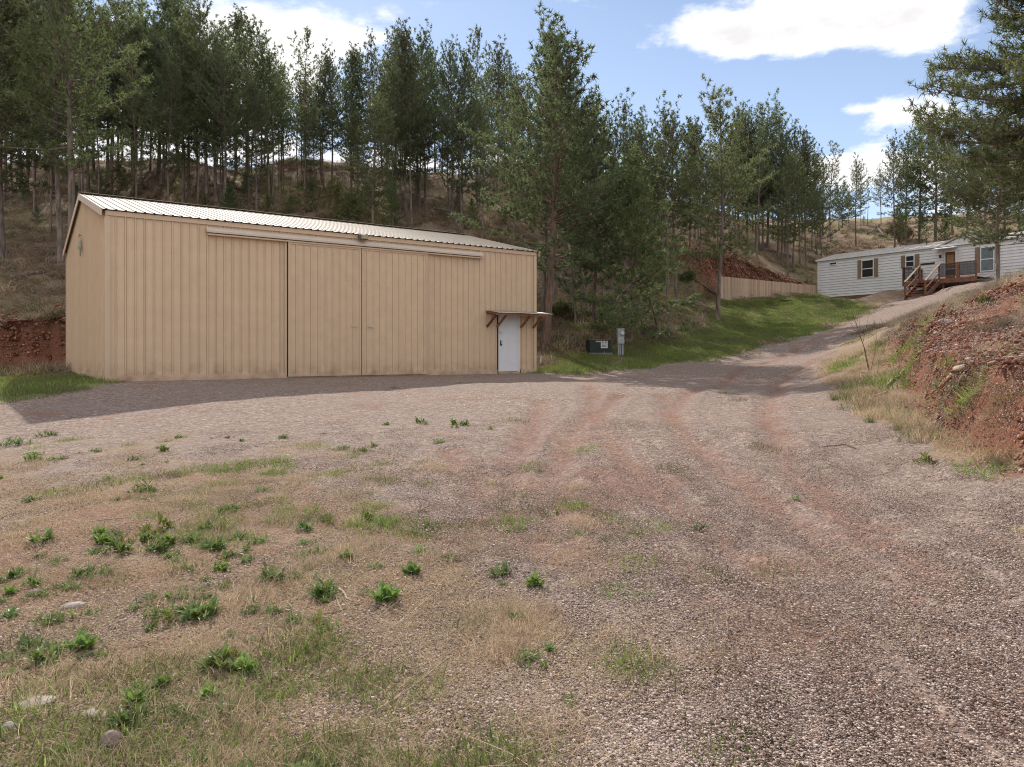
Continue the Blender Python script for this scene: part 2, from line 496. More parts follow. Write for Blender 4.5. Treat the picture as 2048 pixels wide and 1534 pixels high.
_YS = 1.6 * (150 / 1.6) ** np.linspace(0, 1, 900)
def hit(u, v):
    """the ground point seen at photo pixel (u, v)"""
    X = (u - 1024.0) / F * _YS; Z = EYE + (HOR - v) / F * _YS
    g = height(X, _YS) - Z
    i = np.argmax(g > 0) if (g > 0).any() else int(np.argmax(np.where(_YS > 30, g, -99)))     # a ray that clears the ridge: the ridge itself
    i = max(i, 1); a, b = g[i - 1], g[i]; t = float(np.clip(a / (a - b), 0, 1)) if a != b else 0
    y = _YS[i - 1] + t * (_YS[i] - _YS[i - 1]); x = (u - 1024.0) / F * y
    return (x, y, hz(x, y))


def normal_at(x, y, e=.15):
    zz = height(np.array([x + e, x - e, x, x]), np.array([y, y, y + e, y - e]))
    return Vector((-(zz[0] - zz[1]) / (2 * e), -(zz[2] - zz[3]) / (2 * e), 1)).normalized()


def inside(px, py, poly):
    r = np.zeros(px.shape, bool); n = len(poly)
    for i in range(n):
        x0, y0 = poly[i]; x1, y1 = poly[(i + 1) % n]
        c = ((y0 > py) != (y1 > py)) & (px < (x1 - x0) * (py - y0) / (y1 - y0 + 1e-12) + x0)
        r ^= c
    return r


# outlines on the ground, in metres (drive, lawn, grass beside the shed)
def gpoly(pts): return [hit(u, v)[:2] for u, v in pts]
DRIVE_R = [(5.0, 3.0), (4.8, 7.1), (5.1, 9.0), (5.6, 10.6), (6.0, 13.0)] + [hit(u, v)[:2] for u, v in ((1700, 812), (1668, 775), (1650, 745), (1655, 712))]
DRIVE = [(-40, -15), (12, -15), (4.9, 0)] + DRIVE_R + gpoly([(1700, 680), (1760, 652)]) + [(23, 40), (27, 45), (34, 40), (36, 44), (27.5, 52.0)] + \
    gpoly([(1760, 612), (1700, 642), (1600, 672), (1500, 697), (1400, 723), (1250, 743), (1130, 750), (1072, 747)]) + \
    [(.9, 27.5), (-10.5, 19.3)] + gpoly([(150, 782), (0, 806)]) + [(-30, 16)]
DRIVE_P = DRIVE
LAWN = gpoly([(1072, 744), (1130, 747), (1250, 740), (1400, 720), (1500, 694), (1600, 669), (1700, 638), (1745, 614)]) + [(24.6, 58.9)] + \
    [(14.6, 52.2)] + gpoly([(1425, 612), (1415, 650), (1330, 682), (1240, 690), (1180, 700), (1110, 712)])
SHEDGRASS = gpoly([(0, 805), (110, 788), (212, 768)]) + [(-11.2, 19.6), (-16.9, 27.6), (-19.5, 28.8), (-30, 22), (-30, 16)]

# dead-grass cover of the yard, 0..1, at photo pixels
_dry = [(100, 1500, 1), (100, 1200, 1), (300, 1000, .75), (100, 900, .5), (500, 900, .35), (700, 1000, .5), (700, 1200, .85), (900, 1100, .55), (1000, 1300, .7), (1000, 1500, .65),
        (1200, 1400, .32), (900, 850, .15), (1200, 900, .1), (1400, 1200, .18), (1700, 1200, .05), (1900, 1400, .03), (600, 820, .08), (1150, 1100, .35), (200, 860, .25), (300, 820, 0),
        (1500, 1450, .2), (400, 1100, .9), (400, 1300, 1), (600, 1450, 1), (1500, 900, .02), (1300, 800, .05), (1640, 1050, .12), (1220, 800, .3), (850, 1450, .9)]
_dw = np.array([(*hit(u, v)[:2], w) for u, v, w in _dry])
_redp = [(1270, 985, .9), (1500, 1100, .55), (1600, 1300, .6), (1700, 1450, .5), (1000, 800, .5), (1300, 880, .45), (900, 930, .25), (1400, 1000, .5), (1800, 1100, .0), (1900, 900, .05),
         (1450, 800, .0), (600, 900, .1), (1200, 800, .1), (300, 1200, .3), (700, 1300, .45), (1900, 1300, .15), (1250, 1250, .35), (1100, 1450, .25), (150, 1400, .5), (1530, 880, .1), (1600, 950, .1), (150, 1390, .95), (230, 1190, .85), (580, 1312, .9), (30, 1180, .8), (660, 1075, .7), (900, 1330, .5)]
_rw = np.array([(*hit(u, v)[:2], w) for u, v, w in _redp])


TRACKS = [gpoly(t) for t in (
    [(1182, 772), (1195, 850), (1235, 905), (1310, 985), (1450, 1100), (1600, 1235), (1750, 1400), (1850, 1530)],
    [(1330, 790), (1365, 870), (1445, 940), (1560, 1025), (1700, 1135), (1900, 1300), (2040, 1450)],
    [(905, 900), (950, 955), (985, 1010), (1000, 1060)], [(1080, 800), (1070, 850), (1030, 915), (1000, 985), (960, 1045)],
    [(1690, 655), (1590, 700), (1480, 740), (1385, 780), (1330, 830)], [(1735, 668), (1640, 715), (1560, 765), (1530, 830), (1570, 920), (1690, 1030), (1900, 1180)],
    [(1240, 790), (1180, 830), (1120, 900), (1080, 1000), (1060, 1100)])]


TRK.extend(TRACKS)


def track_d(X, Y):
    d = np.full(X.shape, 9.)
    for t in TRACKS:
        q, _ = poly_side(X, Y, t); d = np.minimum(d, np.abs(q))
    return d


def idw(X, Y, T):
    num = np.zeros(X.shape); den = np.zeros(X.shape)
    r = np.hypot(X, Y) + 1
    for x, y, w in T:
        k = 1 / ((((X - x) ** 2 + (Y - y) ** 2) / (r * r)) ** 1.5 + 1e-4); num += k * w; den += k
    return num / den


def cover(X, Y):
    """ground cover weights: gravel, straw, green, red dirt (the rest is forest litter)"""
    n1 = fbm(X * 1.3, Y * 1.3, 51) - .5; n2 = fbm(X * 3.7, Y * 3.7, 52) - .5; n0 = fbm(X * .3, Y * .3, 53) - .5
    w = np.clip(np.hypot(X, Y) / 25, .25, 1)
    jx, jy = X + n1 * 1.2 * w + n2 * .7 * w, Y + n2 * 1.1 * w - n1 * .8 * w
    drive = inside(jx, jy, DRIVE_P).astype(float)
    lawn = inside(jx, jy, LAWN).astype(float)
    shg = inside(jx, jy, SHEDGRASS).astype(float)
    s, d = side(X, Y, -10.6, 19.4, .812, .584)
    shed = (s > -.1) & (s < 14.2) & (d > -.1) & (d < 10.6)
    dry = np.clip(idw(X, Y, _dw) * 1.05 + n1 * 1.1 + n2 * .5, 0, 1)
    dry = sstep(.28, .72, dry) * drive * (np.hypot(X, Y) < 28)
    dry = np.maximum(dry, drive * sstep(21, 26, np.abs(X) + Y * 0 + 6 * n0) * (X < 0) * .8)
    green = np.maximum(lawn * np.clip(.72 + n1 * 1.5 + n0, 0, 1), shg * np.clip(.75 + n1, 0, 1))
    # forest edge below the trees is grassy in places
    slope_g = sstep(.1, .3, fbm(X * .22, Y * .22, 61) - .38) * (Y > 30) * (1 - drive) * (1 - lawn) * .35
    green = np.maximum(green, slope_g)
    s1, d1 = side(X, Y, -18.2, 29.9, .812, .584); d1 = d1 + (fbm(s1 * .9, d1 * 0 + 3, 5) - .5) * .9
    r = sstep(-.6, -.1, d1) * sstep(1.0, .75, d1 + n2 * .3) * sstep(16, 12, s1) * (1 - drive)
    s2, d2 = side(X, Y, 14.6, 52.7, .808, .589); d2 = d2 - 1.2 + (fbm(s2 * .7, d2 * 0 + 9, 6) - .5) * 1.0
    r = np.maximum(r, sstep(-1.2, -.3, d2) * sstep(1.6, 1.0, d2 + n2 * 1.4) * sstep(-.8, .8, s2) * sstep(18, 14, s2))
    s3, p3 = poly_side(X, Y, BANK_FOOT)
    bank = (s3 > -.4) & (Y < 34) & (X < 60)
    face = sstep(-.35, .1, s3 + n2 * .6) * sstep(np.interp(p3, [0, 2, 3, 4, 5, 6, 7], [1.0, 1.0, 1.2, 2.1, 2.3, 1.5, .3]) + .5, np.interp(p3, [0, 2, 3, 4, 5, 6, 7], [1.0, 1.0, 1.2, 2.1, 2.3, 1.5, .3]) - .5, s3 + n1 * 1.8 + n2 * 1.4)
    r = np.maximum(r, face * bank)
    r = np.maximum(r, drive * sstep(.45, .8, idw(X, Y, _rw) + n1 * .9 + n2 * .5) * .50 * (np.hypot(X, Y) < 26))
    td = track_d(X + n2 * .5, Y + n1 * .5)
    trk = np.exp(-(td / .21) ** 2) * (.6 + .4 * sstep(.35, .6, fbm(X * .9, Y * .9, 57)))
    r = np.maximum(r, drive * trk * .54)
    dry = dry * (1 - .7 * trk)
    gravel = drive * (1 - dry * .55)
    straw = np.maximum(dry * .62, (1 - drive) * (1 - lawn) * np.where(bank, np.clip(.8 + n1 * 1.4, 0, 1), np.clip(.22 + n0 * 1.6 + n1 * 1.2, 0, 1)))
    straw = np.maximum(straw, lawn * np.clip(.25 + n2 * 2 - n0, 0, 1) * .7)
    rut = (Y > 30) & (X > 8)
    return gravel, straw, green, r, shed


def build_ground():
    global SURF
    fr = np.radians(np.concatenate([np.linspace(-180, -44, 46)[:-1], np.linspace(-44, 44, 640)[:-1], np.linspace(44, 180, 46)[:-1]]))
    R = np.concatenate([np.linspace(0.0, 1.4, 6)[1:-1], 1.4 * (128 / 1.4) ** np.linspace(0, 1, 500), 128 * (900 / 128) ** np.linspace(0, 1, 40)[1:]])
    A, RR = np.meshgrid(fr, R)
    X = np.sin(A) * RR; Y = np.cos(A) * RR
    nR, nA = X.shape
    Z = height(X.ravel(), Y.ravel())
    g, st, gr, rd, shed = cover(X.ravel(), Y.ravel())
    Xr, Yr = X.ravel(), Y.ravel()
    V = np.stack([Xr, Yr, Z], 1)
    V = np.vstack([V, [[0, 0, hz(0, 0)]]]); cidx = len(V) - 1
    add = lambda a: np.append(a, 0.)
    at = dict(gravel=add(g), straw=add(st), green=add(gr), red=add(rd))
    i, j = np.meshgrid(np.arange(nR - 1), np.arange(nA), indexing='ij')
    j2 = (j + 1) % nA
    Q = np.stack([i * nA + j, (i + 1) * nA + j, (i + 1) * nA + j2, i * nA + j2], -1).reshape(-1, 4)[:, ::-1]
    fx, fy = Xr[Q].mean(1), Yr[Q].mean(1)
    ins = inside(fx, fy, DRIVE_P); lw = inside(fx, fy, LAWN) | inside(fx, fy, SHEDGRASS)
    s3, _ = poly_side(fx, fy, BANK_FOOT)
    bank = ~ins & (s3 > -2.5) & (fx > 3) & (fy < 32) & (fx < 40) & (fy > -10)
    zone = np.where(ins, 0, np.where(lw, 1, np.where(bank, 2, 3)))
    m = ground_material()
    tri = np.array([[cidx, (k + 1) % nA, k] for k in range(nA)])
    for k, (nm, lab) in enumerate((('gravel_road', 'pinkish gravel drive and yard in front of the shed'), ('lawn', 'green grass verge between drive and forest'),
                                   ('earth_bank', 'eroded red earth bank right of the drive'), ('hillside', 'brown forested slope behind shed and house'))):
        q = Q[zone == k]; faces = [q] + ([tri] if k == 0 else [])
        used = np.unique(np.concatenate([f.ravel() for f in faces])); mp = np.full(len(V), -1); mp[used] = np.arange(len(used))
        me = fast_mesh(nm, V[used], [mp[f] for f in faces], True, {a: b[used] for a, b in at.items()})
        o = mobj(nm, me, m); tag(o, lab, kind='structure')


def ground_material():
    m = bpy.data.materials.new('earth'); m.use_nodes = True
    nt = m.node_tree; nt.nodes.clear(); N, L = nt.nodes.new, nt.links.new
    geo = N('ShaderNodeNewGeometry'); pos = geo.outputs['Position']
    def attr(n):
        a = N('ShaderNodeAttribute'); a.attribute_name = n; return a.outputs['Fac']
    def noise(s, d=6, r=.6, w=None):
        n = N('ShaderNodeTexNoise'); n.inputs['Scale'].default_value = s; n.inputs['Detail'].default_value = d; n.inputs['Roughness'].default_value = r
        L(pos, n.inputs['Vector']); return n.outputs['Fac']
    def rng(v, a, b, c=0., d=1.):
        q = N('ShaderNodeMapRange'); q.inputs['From Min'].default_value = a; q.inputs['From Max'].default_value = b; q.inputs['To Min'].default_value = c; q.inputs['To Max'].default_value = d
        L(v, q.inputs['Value']); return q.outputs[0]
    def mix(f, a, b):
        q = N('ShaderNodeMix'); q.data_type = 'RGBA'
        if isinstance(f, float): q.inputs['Factor'].default_value = f
        else: L(f, q.inputs['Factor'])
        for s, v in (('A', a), ('B', b)):
            if isinstance(v, tuple): q.inputs[s].default_value = (*v, 1)
            else: L(v, q.inputs[s])
        return q.outputs['Result']
    def ma(op, a, b):
        q = N('ShaderNodeMath'); q.operation = op
        for i, v in enumerate((a, b)):
            if isinstance(v, float): q.inputs[i].default_value = v
            else: L(v, q.inputs[i])
        return q.outputs[0]
    # gravel
    vo = N('ShaderNodeTexVoronoi'); vo.inputs['Scale'].default_value = 42; L(pos, vo.inputs['Vector'])
    vo2 = N('ShaderNodeTexVoronoi'); vo2.inputs['Scale'].default_value = 19; L(pos, vo2.inputs['Vector'])
    sp = N('ShaderNodeSeparateColor'); L(vo.outputs['Color'], sp.inputs[0])
    sp2 = N('ShaderNodeSeparateColor'); L(vo2.outputs['Color'], sp2.inputs[0])
    ramp = N('ShaderNodeValToRGB'); e = ramp.color_ramp.elements
    e[0].position = 0; e[0].color = (.115, .08, .064, 1); e[1].position = 1; e[1].color = (.57, .475, .40, 1)
    for p, c in ((.3, (.19, .138, .113)), (.55, (.28, .212, .175)), (.8, (.38, .30, .25))):
        q = ramp.color_ramp.elements.new(p); q.color = (*c, 1)
    L(ma('ADD', ma('MULTIPLY', sp.outputs[0], .6), ma('MULTIPLY', sp2.outputs[0], .4)), ramp.inputs[0])
    big = noise(.35, 5); mid = noise(1.7, 6); fine = noise(30, 5, .7); fin2 = noise(9, 6, .7)
    grav = mix(rng(big, .35, .65, 0, .6), ramp.outputs[0], (.25, .195, .168))
    grav = mix(rng(mid, .45, .75, 0, .35), grav, (.29, .195, .145))
    # stretches of finer dust and darker stone
    hsv = N('ShaderNodeHueSaturation'); L(rng(fin2, .3, .7, .72, 1.25), hsv.inputs['Value']); L(grav, hsv.inputs['Color']); grav = hsv.outputs[0]
    litter = mix(rng(fine, .3, .7), (.11, .078, .052), (.40, .29, .20))
    litter = mix(rng(mid, .4, .65), litter, (.24, .165, .115))
    straw = mix(rng(fine, .32, .68), (.15, .11, .07), (.48, .38, .26))
    straw = mix(rng(mid, .45, .7, 0, .5), straw, (.33, .22, .14))
    green = mix(rng(fine, .3, .7), (.12, .16, .04), (.33, .40, .12))
    green = mix(rng(mid, .5, .75, 0, .8), green, (.30, .26, .13))
    red = mix(rng(fin2, .3, .7), (.13, .045, .026), (.31, .135, .08))
    red = mix(rng(fine, .45, .8, 0, .8), red, (.38, .23, .165))
    c = mix(attr('straw'), litter, straw)
    c = mix(attr('gravel'), c, grav)
    c = mix(ma('MULTIPLY', attr('green'), rng(fin2, .3, .5, .4, 1.)), c, green)
    c = mix(ma('MULTIPLY', attr('red'), rng(fin2, .25, .5, .55, 1.)), c, red)
    bs = N('ShaderNodeBsdfPrincipled'); bs.inputs['Roughness'].default_value = .95; bs.inputs['Specular IOR Level'].default_value = .15
    L(c, bs.inputs['Base Color'])
    # relief
    hgt = ma('ADD', ma('MULTIPLY', ma('MULTIPLY', vo.outputs['Distance'], -.55), attr('gravel')), ma('ADD', ma('MULTIPLY', fin2, 1.1), ma('MULTIPLY', fine, .7)))
    hgt = ma('ADD', hgt, ma('MULTIPLY', ma('MULTIPLY', noise(5, 8, .75), attr('red')), 3.))
    b = N('ShaderNodeBump'); b.inputs['Strength'].default_value = .8; b.inputs['Distance'].default_value = .03
    L(hgt, b.inputs['Height']); L(b.outputs[0], bs.inputs['Normal'])
    o = N('ShaderNodeOutputMaterial'); L(bs.outputs[0], o.inputs[0])
    return m


build_ground()
# ------------------------------------------------------------------ metal shed
M_TAN = pmat('tan_painted_steel', (.67, .50, .34), rough=.5, var=.05, scale=2.5, bump=.12, bscale=9, spec=.4)
M_TAN_D = pmat('tan_trim_steel', (.63, .47, .32), rough=.45, var=.05, scale=3, spec=.4)
M_CREAM = pmat('cream_steel', (.62, .52, .42), rough=.45, var=.05, scale=3, spec=.4)
M_ROOF = pmat('pale_roof_steel', (.39, .34, .28), rough=.62, var=.06, scale=1.5, bump=.1, bscale=6, spec=.2)
M_DARK = pmat('dark_gap', (.025, .022, .02), rough=.9)
M_WHITE = pmat('white_door_paint', (.74, .75, .77), rough=.4, var=.03, scale=4, spec=.4)
M_BLACK = pmat('black_metal', (.03, .03, .032), rough=.4, spec=.5)
M_TIMBER = pmat('red_brown_timber', (.20, .085, .04), rough=.75, var=.3, scale=5, stretch=(1, 1, 8), bump=.3, bscale=30, col2=(.33, .17, .09))
M_TIMBER_D = pmat('dark_red_timber', (.10, .035, .022), rough=.75, var=.3, scale=5, bump=.3, bscale=30, col2=(.17, .07, .04))
M_GALV = pmat('galvanised_sheet', (.50, .50, .49), rough=.38, var=.15, scale=6, metal=.6, col2=(.58, .53, .47))

SW, SD, SE, SR = 14.13, 10.5, 4.5, 5.78     # shed width, depth, eave, ridge
P_MAJ = .2286


def rib_profile(x0, x1):
    """x stations and outward offsets of ribbed steel between x0 and x1"""
    pts = {round(x0, 4): None, round(x1, 4): None}
    k = int(math.floor(x0 / P_MAJ)) - 1
    while k * P_MAJ < x1 + P_MAJ:
        c = k * P_MAJ
        for dx in (-.028, -.0235, -.019, -.012, .012, .019, .0235, .028, .068, .076, .084, .145, .153, .161):
            x = c + dx
            if x0 < x < x1: pts[round(x, 4)] = None
        k += 1
    def off(x):
        r = (x + P_MAJ / 2) % P_MAJ - P_MAJ / 2
        a = abs(r)
        if a <= .012: return .03
        if a < .019: return .03 * (.019 - a) / .007
        if .021 < a < .026: return -.009
        rr = x % P_MAJ
        for c in (.076, .153):
            if abs(rr - c) < .004: return .0045
        return 0.0
    xs = sorted(pts)
    return xs, [off(x) for x in xs]


def sheet(mb, x0, x1, lo, hi, nrm, amp=1.0):
    """ribbed sheet; lo(x), hi(x) give its lower and upper edge points, nrm the outward direction"""
    xs, of = rib_profile(x0, x1)
    nrm = Vector(nrm); vs = []
    for x, o in zip(xs, of):
        vs.append(Vector(lo(x)) + nrm * (o * amp)); vs.append(Vector(hi(x)) + nrm * (o * amp))
    n = len(xs)
    mb.add(vs, [(2 * i, 2 * i + 2, 2 * i + 3, 2 * i + 1) for i in range(n - 1)])


def grime(m, h=.55):
    """dried mud splash along the foot of a wall"""
    nt = m.node_tree; L = nt.links.new; bs = nt.nodes['Principled BSDF']; srcl = bs.inputs['Base Color'].links[0].from_socket
    tc = nt.nodes.new('ShaderNodeTexCoord'); sp_ = nt.nodes.new('ShaderNodeSeparateXYZ'); L(tc.outputs['Object'], sp_.inputs[0])
    no = nt.nodes.new('ShaderNodeTexNoise'); no.inputs['Scale'].default_value = 3; no.inputs['Detail'].default_value = 8; L(tc.outputs['Object'], no.inputs['Vector'])
    a = nt.nodes.new('ShaderNodeMapRange'); a.inputs['From Min'].default_value = 0; a.inputs['From Max'].default_value = h; a.inputs['To Min'].default_value = .75; a.inputs['To Max'].default_value = 0; L(sp_.outputs['Z'], a.inputs['Value'])
    b = nt.nodes.new('ShaderNodeMapRange'); b.inputs['From Min'].default_value = .35; b.inputs['From Max'].default_value = .7; L(no.outputs['Fac'], b.inputs['Value'])
    mu = nt.nodes.new('ShaderNodeMath'); mu.operation = 'MULTIPLY'; L(a.outputs[0], mu.inputs[0]); L(b.outputs[0], mu.inputs[1])
    mx = nt.nodes.new('ShaderNodeMix'); mx.data_type = 'RGBA'; L(mu.outputs[0], mx.inputs['Factor']); L(srcl, mx.inputs['A']); mx.inputs['B'].default_value = (.26, .15, .10, 1)
    L(mx.outputs['Result'], bs.inputs['Base Color'])


grime(M_TAN); grime(M_TAN_D)
shed = empty('metal_shed', (-10.6, 19.4, 0), math.atan2(.584, .812),
             'long tan ribbed steel shed with sliding doors beside the gravel yard', 'shed')


def panels(parent, x0, x1, lo, hi, nrm, mat, name, w=4 * P_MAJ):
    k = math.floor(x0 / w)
    while k * w < x1 - 1e-6:
        a, b = max(x0, k * w), min(x1, (k + 1) * w)
        if b - a > .02:
            mb = MB(); sheet(mb, a + .0015, b - .0015, lo, hi, nrm, .6 if name == 'roof_panel' else 1.0); mb.build(name, mat, parent)
        k += 1


# inner skin, so that the shed is solid behind its sheets
mb = MB()
mb.box(.03, SW - .03, .03, .08, .02, SE - .1); mb.box(.03, SW - .03, SD - .08, SD - .03, .02, SE - .1)
mb.poly_prism([(0.03, .02), (0.03, SE - .1), (SD / 2, SR - .12), (SD - .03, SE - .1), (SD - .03, .02)], 0, .05)
vv = mb.v[16:]; mb.v[16:] = [(y + .03, x, z) for x, y, z in vv]
k0 = len(mb.v)
mb.poly_prism([(0.03, .02), (0.03, SE - .1), (SD / 2, SR - .12), (SD - .03, SE - .1), (SD - .03, .02)], 0, .05)
mb.v[k0:] = [(SW - .08 + y, x, z) for x, y, z in mb.v[k0:]]
mb.build('frame', M_DARK, shed)
Z0 = .13
DOOR0, DOOR1 = 12.43, 13.37
wtop = lambda x: (x, 0, SE - .11)
panels(shed, 0.0, DOOR0, lambda x: (x, 0, Z0), wtop, (0, -1, 0), M_TAN, 'wall_panel')
panels(shed, DOOR0, DOOR1, lambda x: (x, 0, 2.16), wtop, (0, -1, 0), M_TAN, 'wall_panel')
panels(shed, DOOR1, SW, lambda x: (x, 0, Z0), wtop, (0, -1, 0), M_TAN, 'wall_panel')
panels(shed, 0, SW, lambda x: (x, SD, Z0), lambda x: (x, SD, SE - .1), (0, 1, 0), M_TAN, 'wall_panel')
gz = lambda y: SE - .06 + (SR - SE) * (1 - abs(y - SD / 2) / (SD / 2))
for xx, nx in ((0, -1), (SW, 1)):
    panels(shed, 0, SD / 2, lambda y: (xx, y, Z0), lambda y: (xx, y, gz(y)), (nx, 0, 0), M_TAN, 'wall_panel')
    panels(shed, SD / 2, SD, lambda y: (xx, y, Z0), lambda y: (xx, y, gz(y)), (nx, 0, 0), M_TAN, 'wall_panel')
# rows of screw heads beside the ribs
scr = MB()
for zz in (.35, 1.4, 2.5, 3.6):
    k_ = 0
    while k_ * P_MAJ < SW:
        x_ = k_ * P_MAJ + .034
        if not (DOOR0 - .05 < x_ < DOOR1 + .05 and zz < 2.3) and not (4.6 < x_ < 9.6 and zz < 4.2):
            scr.box(x_ - .006, x_ + .006, -.008, -.001, zz - .006, zz + .006)
        k_ += 1
tag(scr.build('screw', M_GALV if False else pmat('screw_head', (.42, .31, .21), .5), shed), kind='stuff')
# roof sheets, ribs, edge trims
rise = SR - SE
for sgn in (1, -1):
    yo = -.10 if sgn > 0 else SD + .10
    zo = SE - .10 * rise / (SD / 2)
    nrm = Vector((0, -rise * sgn, SD / 2)).normalized()
    lo = lambda x: (x, yo, zo + .01); hi_ = lambda x: (x, SD / 2, SR + .01)
    panels(shed, -.12, SW + .12, lo, hi_, nrm, M_ROOF, 'roof_panel')
    # dark blocks standing in for the shade inside the open rib ends
    cl = MB(); k = 0
    while k * P_MAJ < SW + .1:
        x = k * P_MAJ
        cl.box(x - .024, x + .024, yo - .004 if sgn > 0 else yo - .02, yo + .02 if sgn > 0 else yo + .004, zo - .004, zo + .032); k += 1
    tag(cl.build('rib_end_shade', M_DARK, shed), kind='stuff')
mb = MB(); mb.beam((-.13, SD / 2, SR + .035), (SW + .13, SD / 2, SR + .035), .42, .012); mb.build('ridge_cap', M_ROOF, shed)
mb = MB(); mb.box(-.02, SW + .02, -.045, -.024, SE - .16, SE - .035); mb.build('eave_trim', M_TAN_D, shed)
for xx in (-.125, SW + .105):
    for a, b in (((0, -.12), (SD / 2, 0)), ((SD, .12), (SD / 2, 0))):
        mb = MB(); mb.beam((xx + .01, a[0] + a[1], SE - .10), (xx + .01, SD / 2, SR - .075), .02, .20, up=(0, 0, 1)); mb.build('rake_trim', M_TAN_D, shed)
for x0, x1, y0, y1 in ((-.03, .10, -.034, -.023), (-.034, -.023, -.023, .10), (SW - .10, SW + .03, -.034, -.023), (SW + .023, SW + .034, -.023, .10), (-.034, -.023, SD - .1, SD + .03)):
    mb = MB(); mb.box(x0, x1, y0, y1, Z0 - .02, SE - .17); mb.build('corner_trim', M_TAN_D, shed)
mb = MB(); mb.box(-.02, DOOR0 - .05, -.05, .02, -.06, Z0 + .01); mb.build('base_board', M_TAN_D, shed)
mb = MB(); mb.box(DOOR1 + .06, SW + .02, -.05, .02, -.06, Z0 + .01); mb.build('base_board', M_TAN_D, shed)
mb = MB(); mb.box(-.05, .02, .03, SD, -.06, Z0 + .01); mb.build('base_board', M_TAN_D, shed)
mb = MB(); mb.box(4.69, 4.76, -.055, -.024, .05, 4.07); mb.build('door_post', M_TAN_D, shed)
mb = MB(); mb.box(9.53, 9.60, -.055, -.024, .05, 4.07); mb.build('door_post', M_TAN_D, shed)
# the two big sliding doors
for (a, b, hx) in ((4.785, 7.115, 6.88), (7.145, 9.505, 7.42)):
    e = empty('sliding_door', (0, -.075, 0)); e.parent = shed
    k = MB(); sheet(k, a + .05, b - .05, lambda x: (x, -.012, .07), lambda x: (x, -.012, 4.03), (0, -1, 0)); k.build('door_sheet', M_TAN, e)
    k = MB()
    for zz in (.3, 1.2, 2.1, 3.0, 3.8):
        xk = a + .09
        while xk < b - .08: k.box(xk - .008, xk + .008, -.021, -.013, zz - .008, zz + .008); xk += P_MAJ
    tag(k.build('screw', bpy.data.materials['screw_head'], e), kind='stuff')
    k = MB(); k.box(a, a + .06, -.04, .04, .03, 4.08); k.box(b - .06, b, -.04, .04, .03, 4.08)
    k.box(a + .06, b - .06, -.038, .04, 3.99, 4.08); k.box(a + .06, b - .06, -.038, .04, .03, .10); k.box(a + .06, b - .06, .0, .03, .10, 3.99)
    k.build('door_frame', M_TAN_D, e)
    k = MB(); k.box(a - .020, a - .002, -.01, .045, .03, 4.06); k.build('seam_shade_strip', M_DARK, e)  # dark strips added at both door edges to draw the shaded seam
    k = MB(); k.box(b + .002, b + .014, -.02, .045, .03, 4.06); k.build('seam_shade_strip', M_DARK, e)
    k = MB(); k.box(hx - .10, hx + .10, -.050, -.020, 1.555, 1.60); k.box(hx - .10, hx - .085, -.062, -.050, 1.53, 1.62); k.box(hx + .085, hx + .10, -.062, -.050, 1.53, 1.62)
    k.box(hx - .085, hx + .085, -.060, -.052, 1.60, 1.612)
    k.build('handle', M_CREAM, e)
# track cover above the doors
k = MB(); pr = [(-.032, 4.12), (-.032, 4.275), (-.05, 4.275), (-.17, 4.165), (-.17, 4.11), (-.155, 4.11), (-.155, 4.155)]
x0, x1 = 2.47, 11.73; n = len(pr)
k.add([(x0, y, z) for y, z in pr] + [(x1, y, z) for y, z in pr], [tuple(range(n)), tuple(reversed(range(n, 2 * n)))] + [(i, n + i, n + (i + 1) % n, (i + 1) % n) for i in range(n)])
k.build('door_track_cover', M_CREAM, shed)
k = MB(); k.box(2.5, 11.7, -.145, -.03, 4.045, 4.085); k.build('door_track', M_TAN_D, shed)
# floodlight over the doors
fl = empty('floodlight', (7.14, -.05, 4.385)); fl.parent = shed
k = MB(); k.box(-.05, .05, -.03, .02, -.05, .09); k.build('bracket', M_CREAM, fl)
k = MB(); k.add([(-.13, -.05, .08), (.13, -.05, .08), (.13, -.26, .06), (-.13, -.26, .06), (-.13, -.03, -.06), (.13, -.03, -.06), (.13, -.24, -.085), (-.13, -.24, -.085)],
          [(0, 1, 2, 3), (7, 6, 5, 4), (0, 4, 5, 1), (1, 5, 6, 2), (2, 6, 7, 3), (3, 7, 4, 0)]); k.build('housing', pmat('bronze_lamp', (.13, .11, .085), .5), fl, bevel=.008)
k = MB(); k.box(-.11, .11, -.268, -.26, -.065, .045); k.v = [(x, y + (z * -.15), z) for x, y, z in k.v]; k.build('lens', pmat('yellowed_lens', (.45, .40, .26), .3), fl)
# white side door
dr = empty('entry_door', (DOOR0, 0, 0)); dr.parent = shed; DWD = DOOR1 - DOOR0
k = MB(); k.box(.045, DWD - .07, -.02, .03, .06, 2.09); k.build('door_leaf', M_WHITE, dr)
k = MB(); k.box(0.0, .04, -.035, .05, .0, 2.14); k.box(DWD - .065, DWD - .0, -.05, .05, 0, 2.14); k.box(.04, DWD - .065, -.04, .05, 2.10, 2.16); k.build('door_frame', M_WHITE, dr)
k = MB(); k.box(-.03, -.002, -.04, .02, .0, 2.14); k.build('jamb', M_DARK, dr)
k = MB(); k.box(0, DWD, -.06, .03, -.02, .045); k.build('sill', M_TAN_D, dr)
k = MB(); k.box(.085, .135, -.032, -.02, .98, 1.18); k.build('lock_plate', M_BLACK, dr)
k = MB(); k.tube([(.11, -.03, 1.03), (.11, -.075, 1.03)], [.018, .03], 10); k.build('knob', M_BLACK, dr)
k = MB(); k.tube([(.07, -.03, 1.50), (.07, -.09, 1.50), (.075, -.13, 1.47)], [.05, .06, .045], 10); k.box(.03, .11, -.05, -.02, 1.36, 1.50); k.build('white_lamp', M_WHITE, dr)
